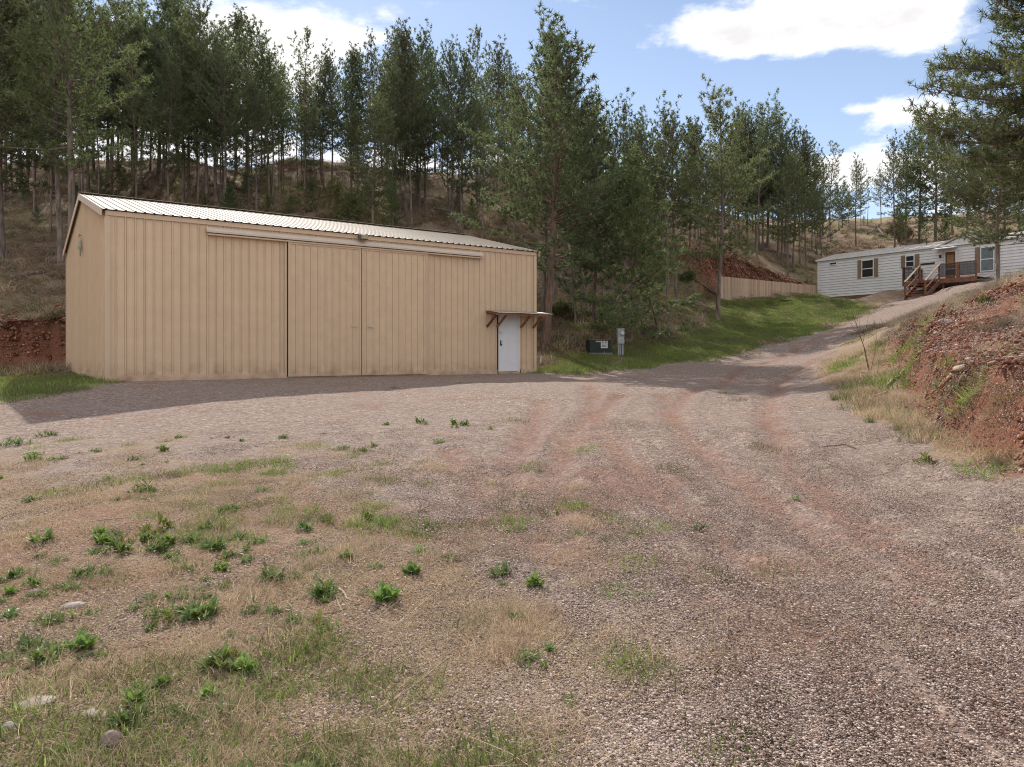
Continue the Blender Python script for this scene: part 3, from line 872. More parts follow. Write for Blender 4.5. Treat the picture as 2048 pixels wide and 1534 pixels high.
# rustic porch roof over the side door
aw = empty('porch_roof', (0, 0, 0)); aw.parent = shed
k = MB(); a0, a1 = 11.86, 14.36; pts = []
n = 52
for i in range(n + 1):
    x = a0 + (a1 - a0) * i / n; w = .009 * math.sin(2 * math.pi * x / .068)
    pts += [(x, -.03, 2.245 + w), (x, -.80 - .02 * math.sin(x * 3), 2.135 + w + .006 * math.sin(x * 5))]
k.add(pts, [(2 * i, 2 * i + 1, 2 * i + 3, 2 * i + 2) for i in range(n)]); o = k.build('corrugated_sheet', M_GALV, aw, smooth=True)
sd = o.modifiers.new('thick', 'SOLIDIFY'); sd.thickness = .004
rr = random.Random(5)
k = MB(); k.beam((11.90, -.70, 2.09), (14.16, -.70, 2.09), .05, .085); k.build('front_beam', M_TIMBER, aw)
k = MB(); k.beam((11.92, -.055, 2.17), (14.12, -.055, 2.17), .045, .09); k.build('ledger', M_TIMBER, aw)
for x in (11.92, 12.35, 12.8, 13.25, 13.7, 14.08):
    k = MB(); k.beam((x, -.08, 2.19), (x + rr.uniform(-.02, .02), -.72, 2.10), .045, .05); k.build('rafter', M_TIMBER, aw)
for x in (11.93, 12.36, 13.42, 13.98):
    k = MB(); k.beam((x, -.055, 1.66), (x, -.62, 2.06), .05, .07); k.build('brace', M_TIMBER if x > 12 else M_TIMBER_D, aw)
# ornament hanging on the gable
og = empty('hanging_ornament', (-10.6, 19.4, 0), math.atan2(.584, .812), 'weathered green wrought ornament hanging high on the left gable of the tan shed', 'ornament')
k = MB(); yy = 5.0
k.tube([(-.06, yy, 4.42), (-.12, yy, 4.46), (-.14, yy, 4.38)], .014, 5); k.build('hook', M_BLACK, og)
k = MB()
for s in (-1, 1):
    k.tube([(-.10, yy, 4.38), (-.10, yy + s * .12, 4.25), (-.10, yy + s * .13, 4.08), (-.10, yy + s * .03, 3.95), (-.10, yy, 3.80)], [.02, .03, .035, .03, .015], 6)
k.tube([(-.10, yy, 4.38), (-.12, yy, 4.1), (-.10, yy, 3.78)], [.02, .045, .012], 6)
k.build('scroll', pmat('verdigris', (.22, .27, .22), .7, .4, 12, col2=(.5, .47, .38)), og)
# ground pipe at the corner
k = MB(); wx, wy, wz = hit(1081, 728); k.tube([(0, 0, -.1), (0.01, 0, .30), (0.0, 0, .33)], [.03, .03, .035], 10); o = k.build('vent_pipe', M_WHITE, None, (wx, wy, wz), smooth=False)
tag(o, 'short white plastic pipe standing up by the right corner of the tan shed', 'pipe')

# ------------------------------------------------------------------ electric boxes
def place(u, v): return hit(u, v)


M_GREEN = pmat('dark_green_steel', (.013, .026, .018), rough=.45, var=.2, scale=4, spec=.4)
M_GREY = pmat('grey_enamel', (.33, .35, .36), rough=.45, var=.08, scale=4)
x, y, z = place(1197, 708)
y0 = y; tb = empty('transformer_box', (x, y, z - .04), math.radians(8), 'low dark green electrical transformer cabinet with white notice on the grass verge', 'electrical box')
s = y / F; w, h = 44 * s, 26 * s
k = MB(); k.box(-w / 2, w / 2, -.35, .35, .10, h + .06); k.build('cabinet', M_GREEN, tb, bevel=.01)
k = MB(); k.box(-w / 2 - .03, w / 2 + .03, -.38, .38, h + .062, h + .10); k.build('lid', pmat('green_lid', (.11, .13, .11), .5), tb, bevel=.01)
k = MB(); k.box(-w / 2 - .04, w / 2 + .04, -.38, .38, -.12, .098); k.build('plinth', pmat('grey_concrete', (.2, .19, .17), .9), tb)
k = MB(); k.box(w * .01, w * .33, -.356, -.352, h * .52, h * 1.08); nt_ = k.build('notice', pmat('white_sticker', (.62, .62, .6), .5), tb)
mw = MB()
for i in range(3):
    mw.box(w * .05, w * (.28 - .04 * (i % 2)), -.3595, -.357, h * (.62 + i * .1), h * (.655 + i * .1))
mw.box(w * .06, w * .12, -.3595, -.357, h * .94, h * 1.02); mw.box(w * .2, w * .27, -.3595, -.357, h * .94, h * 1.02); mw.build('print', M_BLACK, nt_)
k = MB(); k.box(-w * .22, w * .0, -.356, -.352, h * .98, h * 1.08); k.build('warning_label', pmat('yellow_sticker', (.55, .45, .12), .5), tb)
k = MB(); k.tube([(w * .17, -.35, h * .22), (w * .17, -.375, h * .22)], .02, 8); k.build('padlock', pmat('steel', (.5, .5, .5), .3, metal=.8), tb)
x, y, z = place(1241, 712)
mp_ = empty('meter_pedestal', (x, y, z - .03), math.radians(6), 'grey electric meter pedestal on two posts beside the green cabinet', 'electric meter')
s = y / F; w = 13.5 * s; H = 56 * s
k = MB(); k.box(-w / 2, w / 2, -.10, .10, H * .46, H); k.build('housing', M_GREY, mp_, bevel=.01)
k = MB(); k.box(-w / 2 - .012, w / 2 + .012, -.115, .11, H * 1.002, H * 1.02); k.build('cap', M_GREY, mp_)
for sx in (-.30, .30):
    k = MB(); k.box(w * sx - .035, w * sx + .035, -.04, .04, -.1, H * .46); k.build('post', M_GREY, mp_)
k = MB(); k.tube([(0, 0, -.1), (0, 0, H * .46)], .028, 8); k.build('conduit', M_GREY, mp_)
k = MB(); k.tube([(w * .18, -.10, H * .83), (w * .18, -.16, H * .83), (w * .18, -.19, H * .83)], [.085, .085, .06], 14); k.build('meter', pmat('meter_glass', (.55, .56, .56), .15, spec=.8), mp_)
k = MB(); k.box(-w / 2 + .02, w / 2 - .02, -.106, -.101, H * .5, H * .70); k.build('panel', pmat('light_grey', (.4, .42, .43), .5), mp_)

# ------------------------------------------------------------------ plank retaining fence
fnc = empty('plank_fence', (14.6, 52.7, 0), math.atan2(.589, .808), 'low weathered plank retaining fence running to the corner of the white house', 'fence')
M_PLANK = pmat('weathered_plank', (.46, .29, .19), rough=.85, var=.32, scale=3, bump=.3, bscale=25, stretch=(4, 4, .6), col2=(.50, .39, .30))
FL = math.hypot(10.0, 7.3) - .05; npl = 82
pm = []
for i in range(5):
    k = MB(); k.box(.004, FL / npl - .004, -.012, .012, 0, 2.35); pm.append(k.mesh('plank'))
rr = random.Random(3)
for i in range(npl):
    xx = i * FL / npl
    wx, wy = 14.6 + .808 * xx, 52.7 + .589 * xx
    gzv = hz(wx - .1, wy - .15)
    k = MB(); top = 6.13 - .03 * (xx / FL) + rr.uniform(-.012, .012)
    k.box(.004, FL / npl - .004, -.012, .012, gzv - .15, top)
    mobj('plank', k.mesh('plank'), M_PLANK, fnc, (xx, rr.uniform(-.006, .006), 0))
for xx in np.linspace(.05, FL - .05, 6):
    k = MB(); k.box(-.05, .05, .015, .115, 3.6, 6.08); k.build('post', M_PLANK, fnc, (float(xx), 0, 0))
for zz in (4.6, 5.2, 5.9):
    k = MB(); k.box(0, FL, .013, .05, zz - .045, zz + .045); k.build('rail', M_PLANK, fnc)

# ------------------------------------------------------------------ manufactured house
HB = 5.02
home = empty('white_house', (24.75, 60.0, HB), math.atan2(-.848, .53), 'long white single-storey house with lap siding and tan shutters up the drive', 'house')
HL, HD_, HE, HR = 20.0, 4.6, 3.11, 3.74
M_SIDE = pmat('white_siding', (.72, .715, .70), rough=.6, var=.05, scale=2)
M_WTRIM = pmat('white_trim', (.76, .755, .74), rough=.55, var=.03)
M_HROOF = pmat('cream_roof_metal', (.42, .38, .33), rough=.6, var=.06, scale=2)
M_SHUT = pmat('tan_shutter', (.27, .19, .125), rough=.7, var=.1)
M_GLASS = pmat('window_glass', (.03, .035, .04), rough=.06, spec=.9, var=.05)
M_GLASS2 = pmat('curtained_glass', (.16, .2, .21), rough=.1, spec=.8, var=.2, scale=5)
k = MB(); k.box(.02, HL, .02, HD_ - .02, -.1, HE - .02); k.build('frame', M_WTRIM, home)
nb = 15; bh = (HE - .12) / nb
k = MB(); k.add([(0, .02, 0), (HL, .02, 0), (HL, -.045, 0), (0, -.045, 0), (0, .02, bh), (HL, .02, bh), (HL, -.006, bh), (0, -.006, bh)],
                [(0, 1, 2, 3), (7, 6, 5, 4), (0, 3, 7, 4), (1, 5, 6, 2), (3, 2, 6, 7), (0, 4, 5, 1)])
bm_ = k.mesh('siding_board')
for i in range(nb): mobj('siding_board', bm_, M_SIDE, home, (0, 0, .1 + i * bh))
k = MB(); k.add([(0.018, 0, 0), (0.018, HD_, 0), (-.028, HD_, 0), (-.028, 0, 0), (0.018, 0, bh), (0.018, HD_, bh), (-.006, HD_, bh), (-.006, 0, bh)],
                [(0, 1, 2, 3), (7, 6, 5, 4), (0, 3, 7, 4), (1, 5, 6, 2), (3, 2, 6, 7), (0, 4, 5, 1)])
em_ = k.mesh('end_board')
for i in range(nb): mobj('end_board', em_, M_SIDE, home, (0, 0, .1 + i * bh))
k = MB(); k.box(-.05, .08, -.056, -.046, .1, HE); k.build('corner_trim', M_WTRIM, home)
k = MB(); k.box(-.01, HL, -.03, .015, -.12, .095); k.build('base_board', pmat('brown_skirt', (.16, .10, .07), .9), home)
k = MB(); k.poly_prism([(0, HE - .02), (HD_ / 2, HR - .05), (HD_, HE - .02)], 0, .04); k.v = [(y - .005, x, z) for x, y, z in k.v]; k.build('gable_end', M_SIDE, home)
for s in (0, 1):
    ya, yb = (-.14, HD_ / 2) if s == 0 else (HD_ + .14, HD_ / 2)
    za, zb = HE + .0, HR
    for i in range(22):
        xa, xb = -.15 + i * .92, -.15 + (i + 1) * .92 - .006
        k = MB(); k.add([(xa, ya, za), (xb, ya, za), (xb, yb, zb), (xa, yb, zb), (xa, ya, za + .03), (xb, ya, za + .03), (xb, yb, zb + .03), (xa, yb, zb + .03)],
                        [(0, 3, 2, 1), (4, 5, 6, 7), (0, 1, 5, 4), (1, 2, 6, 5), (2, 3, 7, 6), (3, 0, 4, 7)])
        k.beam((xb, ya, za + .045), (xb, yb, zb + .045), .03, .03)
        k.build('roof_panel', M_HROOF, home)
k = MB(); k.box(-.16, HL, -.155, -.141, HE - .09, HE + .035); k.build('fascia', M_WTRIM, home)
for x_, y_, z_ in ((5.2, 1.9, HR + .02), (8.0, 1.3, HR - .1)):
    k = MB(); k.tube([(x_, y_, z_ - .3), (x_, y_, z_ + .12)], .045, 8); k.build('roof_vent', M_BLACK, home)


def window(parent, x0, x1, z0, z1, glass, shut=True, split=True):
    e = empty('window', (0, -.055, 0)); e.parent = parent
    k = MB(); t = .06
    k.box(x0 - t, x0, -.035, .05, z0 - t, z1 + t); k.box(x1, x1 + t, -.035, .05, z0 - t, z1 + t)
    k.box(x0, x1, -.035, .02, z1, z1 + t); k.box(x0, x1, -.035, .02, z0 - t, z0)
    if split: k.box(x0, x1, -.028, .02, (z0 + z1) / 2 - .03, (z0 + z1) / 2 + .03)
    k.build('frame', M_WTRIM, e)
    for (a, b) in (((z0, (z0 + z1) / 2 - .03), ((z0 + z1) / 2 + .03, z1)) if split else ((z0, z1),)):
        k = MB(); k.box(x0, x1, -.008, .012, a, b); k.build('pane', glass, e)
    if shut:
        for xa in (x0 - t - .03 - .30, x1 + t + .03):
            f = MB(); f.box(xa, xa + .30, -.07, .0, z0 - .08, z1 + .10)
            n = 12; hh = (z1 - z0 + .06) / n
            for i in range(n): f.box(xa + .04, xa + .26, -.082, -.07, z0 - .05 + i * hh, z0 - .05 + i * hh + hh * .6)
            f.build('shutter', M_SHUT, parent)


def ht(u):
    q = (u - 1024) / F
    return (q * 60 - 24.75) / (.53 + .848 * q)


def hzz(u, v):
    t = ht(u); Y = 60 - .848 * t
    return EYE + (HOR - v) / F * Y - HB


window(home, ht(1725.5), ht(1747), hzz(1737, 553.5), hzz(1737, 521), M_GLASS)
window(home, ht(1813.5), ht(1828.5), hzz(1821, 533), hzz(1821, 512.5), M_GLASS)
window(home, ht(1661), ht(1673.5), hzz(1667, 529), hzz(1667, 525.5), M_GLASS, shut=False, split=False)
window(home, ht(1963.5), ht(1988), hzz(1975, 541), hzz(1975, 495.5), M_GLASS2)
k = MB(); xa = ht(1668); k.box(xa, xa + .4, -.06, -.024, .28, .42); k.build('vent', M_WTRIM, home)
dx0, dx1 = ht(1892), ht(1912)
FLZ = .62
de = empty('front_door', (0, -.055, 0)); de.parent = home
k = MB(); k.box(dx0, dx1, -.03, .02, FLZ, FLZ + 2.0); k.build('door_leaf', pmat('brown_door', (.17, .09, .045), .6, .2), de)
k = MB(); k.box(dx0 + .12, dx1 - .12, -.042, -.03, FLZ + .9, FLZ + 1.8); k.build('pane', pmat('amber_glass', (.30, .19, .10), .2), de)
k = MB(); k.box(dx0 - .07, dx0, -.04, .02, FLZ, FLZ + 2.07); k.box(dx1, dx1 + .07, -.04, .02, FLZ, FLZ + 2.07); k.box(dx0, dx1, -.04, .02, FLZ + 2, FLZ + 2.07)
k.box(dx0, dx1, -.045, -.03, FLZ + .80, FLZ + .86); k.build('door_frame', M_WTRIM, de)
k = MB(); k.add([(dx0 - .55, -.02, FLZ + 2.32), (dx1 + .15, -.02, FLZ + 2.32), (dx1 + .15, -.75, FLZ + 2.18), (dx0 - .55, -.75, FLZ + 2.18), (dx0 - .55, -.02, FLZ + 2.38), (dx1 + .15, -.02, FLZ + 2.38), (dx1 + .15, -.75, FLZ + 2.24), (dx0 - .55, -.75, FLZ + 2.24)],
                [(0, 3, 2, 1), (4, 5, 6, 7), (0, 1, 5, 4), (1, 2, 6, 5), (2, 3, 7, 6), (3, 0, 4, 7)]); k.build('door_canopy', M_WTRIM, home, bevel=.01)
k = MB(); lx = dx0 - .35; k.box(lx - .05, lx + .05, -.12, -.03, FLZ + 1.65, FLZ + 1.88); k.build('porch_lamp', M_BLACK, home)
k = MB(); k.box(dx0 - 1.75, dx0 - .75, -.07, -.03, FLZ + 1.28, FLZ + 1.40); k.build('name_board', pmat('dark_board', (.05, .035, .03), .7), home)
# cross gable over door and window
g0, g1 = ht(1885), ht(1995); gm = (g0 + g1) / 2
k = MB(); k.poly_prism([(g0, HE - .03), (gm, HE + .66), (g1, HE - .03)], -.03, HD_ / 2); k.build('cross_gable', M_SIDE, home)
for a, b in (((g0 - .3, HE - .10), (gm, HE + .72)), ((g1 + .3, HE - .10), (gm, HE + .72))):
    k = MB(); d_ = Vector((b[0] - a[0], 0, b[1] - a[1]))
    k.add([(a[0], -.22, a[1]), (b[0], -.22, b[1]), (b[0], HD_ / 2, b[1]), (a[0], HD_ / 2, a[1]), (a[0], -.22, a[1] + .07), (b[0], -.22, b[1] + .07), (b[0], HD_ / 2, b[1] + .07), (a[0], HD_ / 2, a[1] + .07)],
          [(0, 3, 2, 1), (4, 5, 6, 7), (0, 1, 5, 4), (1, 2, 6, 5), (2, 3, 7, 6), (3, 0, 4, 7)]); k.build('gable_roof', M_HROOF, home)

# ------------------------------------------------------------------ deck with stairs
dk = empty('timber_deck', (24.75, 60.0, HB), math.atan2(-.848, .53), 'reddish brown timber deck with railings and stairs in front of the white house', 'deck')
D0, D1, DY = ht(1845), ht(1990), -2.4
M_DECK = pmat('red_brown_deck', (.16, .068, .042), rough=.7, var=.25, scale=4, bump=.2, bscale=25, col2=(.25, .12, .075))
M_DECKL = pmat('sunbleached_handrail', (.26, .19, .14), rough=.8, var=.2, scale=4)
nb_ = int(-DY / .14)
k = MB(); k.box(D0, D1, 0, .13, 0, .03); dm = k.mesh('deck_board')
for i in range(nb_): mobj('deck_board', dm, M_DECK, dk, (0, -.05 - (i + 1) * .14, FLZ - .05))
k = MB(); k.box(D0 - .02, D1, DY - .04, DY - .002, FLZ - .33, FLZ - .02); k.build('rim_board', M_DECK, dk)
k = MB(); k.box(D0 - .04, D0 - .002, DY, -.06, FLZ - .33, FLZ - .02); k.build('rim_board', M_DECK, dk)
for xx in (D0 + .3, D0 + 2.6, D1 - .4):
    k = MB(); k.box(xx, xx + .1, DY + .1, DY + .2, -1.2, FLZ - .06); k.build('post', M_DECK, dk)


def railing(a, b, z0, z1, n):
    a, b = Vector(a), Vector(b)
    for p in (a, b):
        k = MB(); k.box(p.x - .045, p.x + .045, p.y - .045, p.y + .045, z0 - .3, z1 + .03); k.build('rail_post', M_DECK, dk)
    k = MB(); k.beam((a.x, a.y, z1), (b.x, b.y, z1), .12, .035); k.build('hand_rail', M_DECK, dk)
    k = MB(); k.beam((a.x, a.y, z0 + .12), (b.x, b.y, z0 + .12), .04, .06); k.build('bottom_rail', M_DECK, dk)
    for i in range(1, n):
        p = a.lerp(b, i / n); k = MB(); k.box(p.x - .013, p.x + .013, p.y - .013, p.y + .013, z0 + .14, z1 - .02); k.build('baluster', M_BLACK, dk)


ST0, ST1 = D0 + 1.15, D0 + 2.45
railing((D0, DY, 0), (ST0, DY, 0), FLZ, FLZ + .95, 10)
railing((D0, DY, 0), (D0, -.1, 0), FLZ, FLZ + .95, 18)
railing((ST1, DY, 0), ((ST1 + D1) / 2, DY, 0), FLZ, FLZ + .95, 22)
railing(((ST1 + D1) / 2 + .1, DY, 0), (D1, DY, 0), FLZ, FLZ + .95, 22)
wx = 24.75 + .53 * ST0 - .848 * 1.9 * 0; GZ = -.62
for i in range(6):
    k = MB(); zz = FLZ - .18 * (i + 1); k.box(ST0, ST1, DY - .28 * (i + 1), DY - .28 * i - .01, zz - .04, zz); k.build('step', M_DECK, dk)
for xx in (ST0 - .03, ST1 + .03):
    k = MB(); k.beam((xx, DY, FLZ - .2), (xx, DY - 1.75, FLZ - 1.32), .05, .26); k.build('stringer', M_DECK, dk)
    k = MB(); k.beam((xx, DY + .02, FLZ + .98), (xx, DY - 1.75, FLZ - .22), .14, .05); k.build('stair_hand_rail', M_DECKL, dk)
    k = MB(); k.beam((xx, DY - 1.72, FLZ - 1.4), (xx, DY - 1.72, FLZ - .22), .09, .09); k.build('rail_post', M_DECK, dk)
    k = MB(); k.beam((xx, DY + .02, FLZ + .42), (xx, DY - 1.7, FLZ - .72), .04, .07); k.build('stair_rail', M_DECK, dk)
# a potted plant on the deck
fp = empty('planter', (24.75, 60, HB), math.atan2(-.848, .53), 'dark pot with a small leafy plant on the left end of the deck', 'plant pot')
px_, py_ = D0 + .45, DY + .4
k = MB(); k.tube([(px_, py_, FLZ), (px_, py_, FLZ + .3)], [.12, .17], 10); k.build('pot', M_BLACK, fp)
k = MB(); rr = random.Random(2)
for i in range(60):
    a, e_ = rr.uniform(0, 6.28), rr.uniform(.2, 1.5); d_ = Vector((math.cos(a) * math.cos(e_), math.sin(a) * math.cos(e_), math.sin(e_))) * rr.uniform(.12, .26)
    b_ = Vector((px_, py_, FLZ + .3)); sv = Vector((-d_.y, d_.x, 0)).normalized() * .025
    k.add([b_ + d_ * .3, b_ + d_ * .7 + sv, b_ + d_, b_ + d_ * .7 - sv], [(0, 1, 2, 3)])
k.build('foliage', leafmat('pot_leaf', (.03, .06, .02), (.08, .12, .04)), fp)
# ------------------------------------------------------------------ pines
M_BARK = pmat('pine_bark', (.11, .088, .074), rough=.95, var=.4, scale=7, bump=.8, bscale=16, stretch=(1, 1, .25), col2=(.32, .25, .21))
M_BARK_R = pmat('reddish_pine_bark', (.10, .066, .052), rough=.95, var=.4, scale=7, bump=.8, bscale=16, stretch=(1, 1, .25), col2=(.26, .175, .135))
M_DEADW = pmat('grey_dead_wood', (.16, .135, .115), rough=.95, var=.35, scale=9, bump=.5, bscale=30, col2=(.30, .26, .22))
M_NEEDLE = leafmat('pine_needles', (.075, .10, .042), (.205, .245, .098), trans=.55, cc=(.32, .29, .14), gloss=.03)
M_NEEDLE_L = leafmat('young_pine_needles', (.10, .15, .055), (.26, .33, .13), trans=.45, gloss=.03)
M_NEEDLE_D = leafmat('dense_pine_needles', (.07, .10, .046), (.19, .245, .105), trans=.55, gloss=.03)
M_NEEDLE_Y = leafmat('pale_sapling_needles', (.13, .155, .06), (.29, .32, .13), trans=.45)


class TB:
    """batched tubes -> arrays"""
    def __init__(s): s.V, s.F, s.n = [], [], 0
    def tube(s, P, R, k=3):
        P = np.asarray(P, float); m = len(P)
        D = np.gradient(P, axis=0); D /= np.linalg.norm(D, axis=1)[:, None] + 1e-9
        ref = np.array([0., 0, 1]) if abs(D[0, 2]) < .9 else np.array([1., 0, 0])
        E = np.cross(D, ref); E /= np.linalg.norm(E, axis=1)[:, None] + 1e-9
        G = np.cross(D, E)
        a = np.arange(k) * 2 * np.pi / k
        ring = P[:, None] + (E[:, None] * np.cos(a)[None, :, None] + G[:, None] * np.sin(a)[None, :, None]) * np.asarray(R, float)[:, None, None]
        s.V.append(ring.reshape(-1, 3))
        i, j = np.meshgrid(np.arange(m - 1), np.arange(k), indexing='ij'); j2 = (j + 1) % k
        s.F.append(np.stack([i * k + j, i * k + j2, (i + 1) * k + j2, (i + 1) * k + j], -1).reshape(-1, 4) + s.n)
        s.n += m * k
    def mesh(s, name, smooth=True): return fast_mesh(name, np.concatenate(s.V), [np.concatenate(s.F)], smooth)


def needles(pos, axis, rng, k=9, l=.22, w=.030, spread=(.15, 2.2), extra=.10):
    """k narrow blades per tuft"""
    M = len(pos); pos = np.repeat(pos, k, 0); ax = np.repeat(axis, k, 0)
    ax /= np.linalg.norm(ax, axis=1)[:, None] + 1e-9
    r = rng.normal(size=ax.shape); p = r - ax * (r * ax).sum(1)[:, None]; p /= np.linalg.norm(p, axis=1)[:, None] + 1e-9
    th = rng.uniform(spread[0], spread[1], M * k)[:, None]
    d = ax * np.cos(th) + p * np.sin(th)
    L_ = l * rng.uniform(.65, 1.15, M * k)[:, None]
    sd = np.cross(d, rng.normal(size=d.shape)); sd /= np.linalg.norm(sd, axis=1)[:, None] + 1e-9
    base = pos - ax * rng.uniform(0, extra, M * k)[:, None]
    V = np.stack([base - sd * w / 2, base + sd * w / 2, base + d * L_], 1).reshape(-1, 3)
    T = np.arange(M * k * 3).reshape(-1, 3)
    sh = np.repeat(np.clip(np.repeat(rng.beta(2.2, 2.4, M), k) * .75 + rng.uniform(0, .25, M * k), 0, 1), 3)
    return V, T, sh


def pine(seed, H=13., cb=.42, R=2.2, top=.55, gap=.42, nb=5, k=9, l=.22, w=.03, r0=.19, lean=.25, needle=None, bark=None, droop=.0, dead=.12, kind='round', twigs=1.0, tsp=.24, w_=1.8, l_=1.12, t_=.78):
    rng = np.random.default_rng(seed)
    tb = TB(); dtb = TB()
    R *= 1.5; r0 *= .74; k = int(k * 1.15); w *= w_; l *= l_; twigs *= t_; cb = max(.05, cb - .05)
    t = np.linspace(0, 1, 12)
    ph = rng.uniform(0, 6.28, 4); lx, ly = rng.normal(0, lean, 2)
    def axis(z):
        q = z / H
        return np.array([lx * q * q + .10 * math.sin(q * 5 + ph[0]), ly * q * q + .10 * math.sin(q * 4.3 + ph[1]), z])
    o0 = axis(0.)
    ax = lambda z: axis(z) - np.array([o0[0], o0[1], 0])
    P = np.array([ax(q * H) for q in t]); P[0, 2] = -.4
    rad = r0 * (1 - t * .93) ** .85; rad[0] = r0 * 1.35; 
    Pn = np.vstack([P[:1], [ax(.35)], P[1:]]); radn = np.concatenate([[r0 * 1.4], [r0 * 1.08], rad[1:]])
    tb.tube(Pn, radn, 9)
    pos, axs = [], []
    z = cb * H; az = rng.uniform(0, 6.28)
    lob = rng.uniform(.7, 1.15, 8)
    while z < H * .985:
        q = (z / H - cb) / (1 - cb)
        if kind == 'round': prof = (min(1, (q + .12) / .35)) ** .8 * (1 - q) ** .62
        elif kind == 'cone': prof = (1 - q) ** .85
        else: prof = (.55 + .45 * math.sin(q * 9 + ph[2])) * (1 - q) ** .5
        n = max(2, int(round(nb * rng.uniform(.6, 1.15))))
        if q > .8: n = max(2, n - 1)
        az += rng.uniform(.5, 1.2)
        for b in range(n):
            a = az + b * 2 * math.pi / n + rng.normal(0, .25)
            lo = lob[int((a % 6.283) / 6.284 * 8) % 8]
            Ln = max(.22, R * prof * lo * rng.uniform(.45, 1.35)) + .12
            el = (-.12 - droop if q < .2 else .1 - droop * .6) + q * .95 + rng.normal(0, .12)
            zz = z + rng.uniform(-.15, .15)
            b0 = ax(zz); s = np.linspace(0, 1, 5)
            dirh = np.array([math.cos(a), math.sin(a), 0])
            up = np.tan(np.clip(el, -.7, 1.25)) * s * Ln * .8 + .22 * Ln * s ** 2.2
            B = b0 + dirh * (s * Ln * math.cos(min(el, 1.1)))[:, None] + np.array([0, 0, 1.]) * up[:, None] + rng.normal(0, .02, (5, 3)) * Ln * s[:, None]
            rr_ = np.maximum(.034 * (Ln / 2.2) ** .7 * (1 - s * .8), .007) * (r0 / .19) ** .5
            tb.tube(B, rr_, 3)
            # twigs
            nt_ = max(2, int(Ln / tsp * twigs))
            fs = np.linspace(.28 if Ln > 1 else .15, .98, nt_)
            for i, f in enumerate(fs):
                p = B[0] * 0 + np.array([np.interp(f, s, B[:, c]) for c in range(3)])
                dv = B[min(4, int(f * 4) + 1)] - B[min(3, int(f * 4))]; dv = dv / (np.linalg.norm(dv) + 1e-9)
                sdv = np.array([-dirh[1], dirh[0], 0]) * (1 if i % 2 else -1)
                tl = (.18 + .42 * Ln / 2.2 * (1 - abs(f - .6)) * rng.uniform(.5, 1.3))
                td = dv * .65 + sdv * rng.uniform(.5, 1.0) + np.array([0, 0, rng.uniform(.0, .5)]); td /= np.linalg.norm(td)
                e = p + td * tl
                tb.tube(np.array([p, e]), [.009, .005], 3)
                m = 2 if tl < .45 else 3
                for j in range(m):
                    pos.append(e + rng.normal(0, .055, 3) - td * (.16 * j if j < 2 else tl * .6)); axs.append(td + np.array([0, 0, .35]) + rng.normal(0, .3, 3))
            pos.append(B[-1]); axs.append(B[-1] - B[-2])
        z += gap * rng.uniform(.6, 1.8) * (1 - .35 * q)
    pos.append(ax(H)); axs.append(np.array([0, 0, 1.]))
    # bare stubs and dead limbs below the crown
    z = H * .12
    while z < cb * H + .8 and dead > 0:
        if rng.random() < .75:
            a = rng.uniform(0, 6.28); Ln = rng.uniform(.3, 1.5) * dead / .12 * .8
            b0 = ax(z); dv = np.array([math.cos(a), math.sin(a), rng.uniform(-.3, .35)])
            B = np.array([b0, b0 + dv * Ln * .5, b0 + dv * Ln + np.array([0, 0, rng.uniform(-.15, .1)])])
            dtb.tube(B, [.016, .011, .004], 3)
            if Ln > .8:
                dtb.tube(np.array([B[1], B[1] + np.array([dv[1], -dv[0], .2]) * .4]), [.008, .003], 3)
        z += rng.uniform(.15, .45)
    V, T, sh = needles(np.array(pos), np.array(axs), rng, k, l, w)
    crown = fast_mesh('crown', V, [T], False, {'shade': sh}); crown.materials.append(needle or M_NEEDLE)
    trunk = tb.mesh('trunk'); trunk.materials.append(bark or M_BARK)
    dd = None
    if dtb.V: dd = dtb.mesh('dead_branches'); dd.materials.append(M_DEADW)
    return dict(H=H, crown=crown, trunk=trunk, dead=dd, tris=len(T))


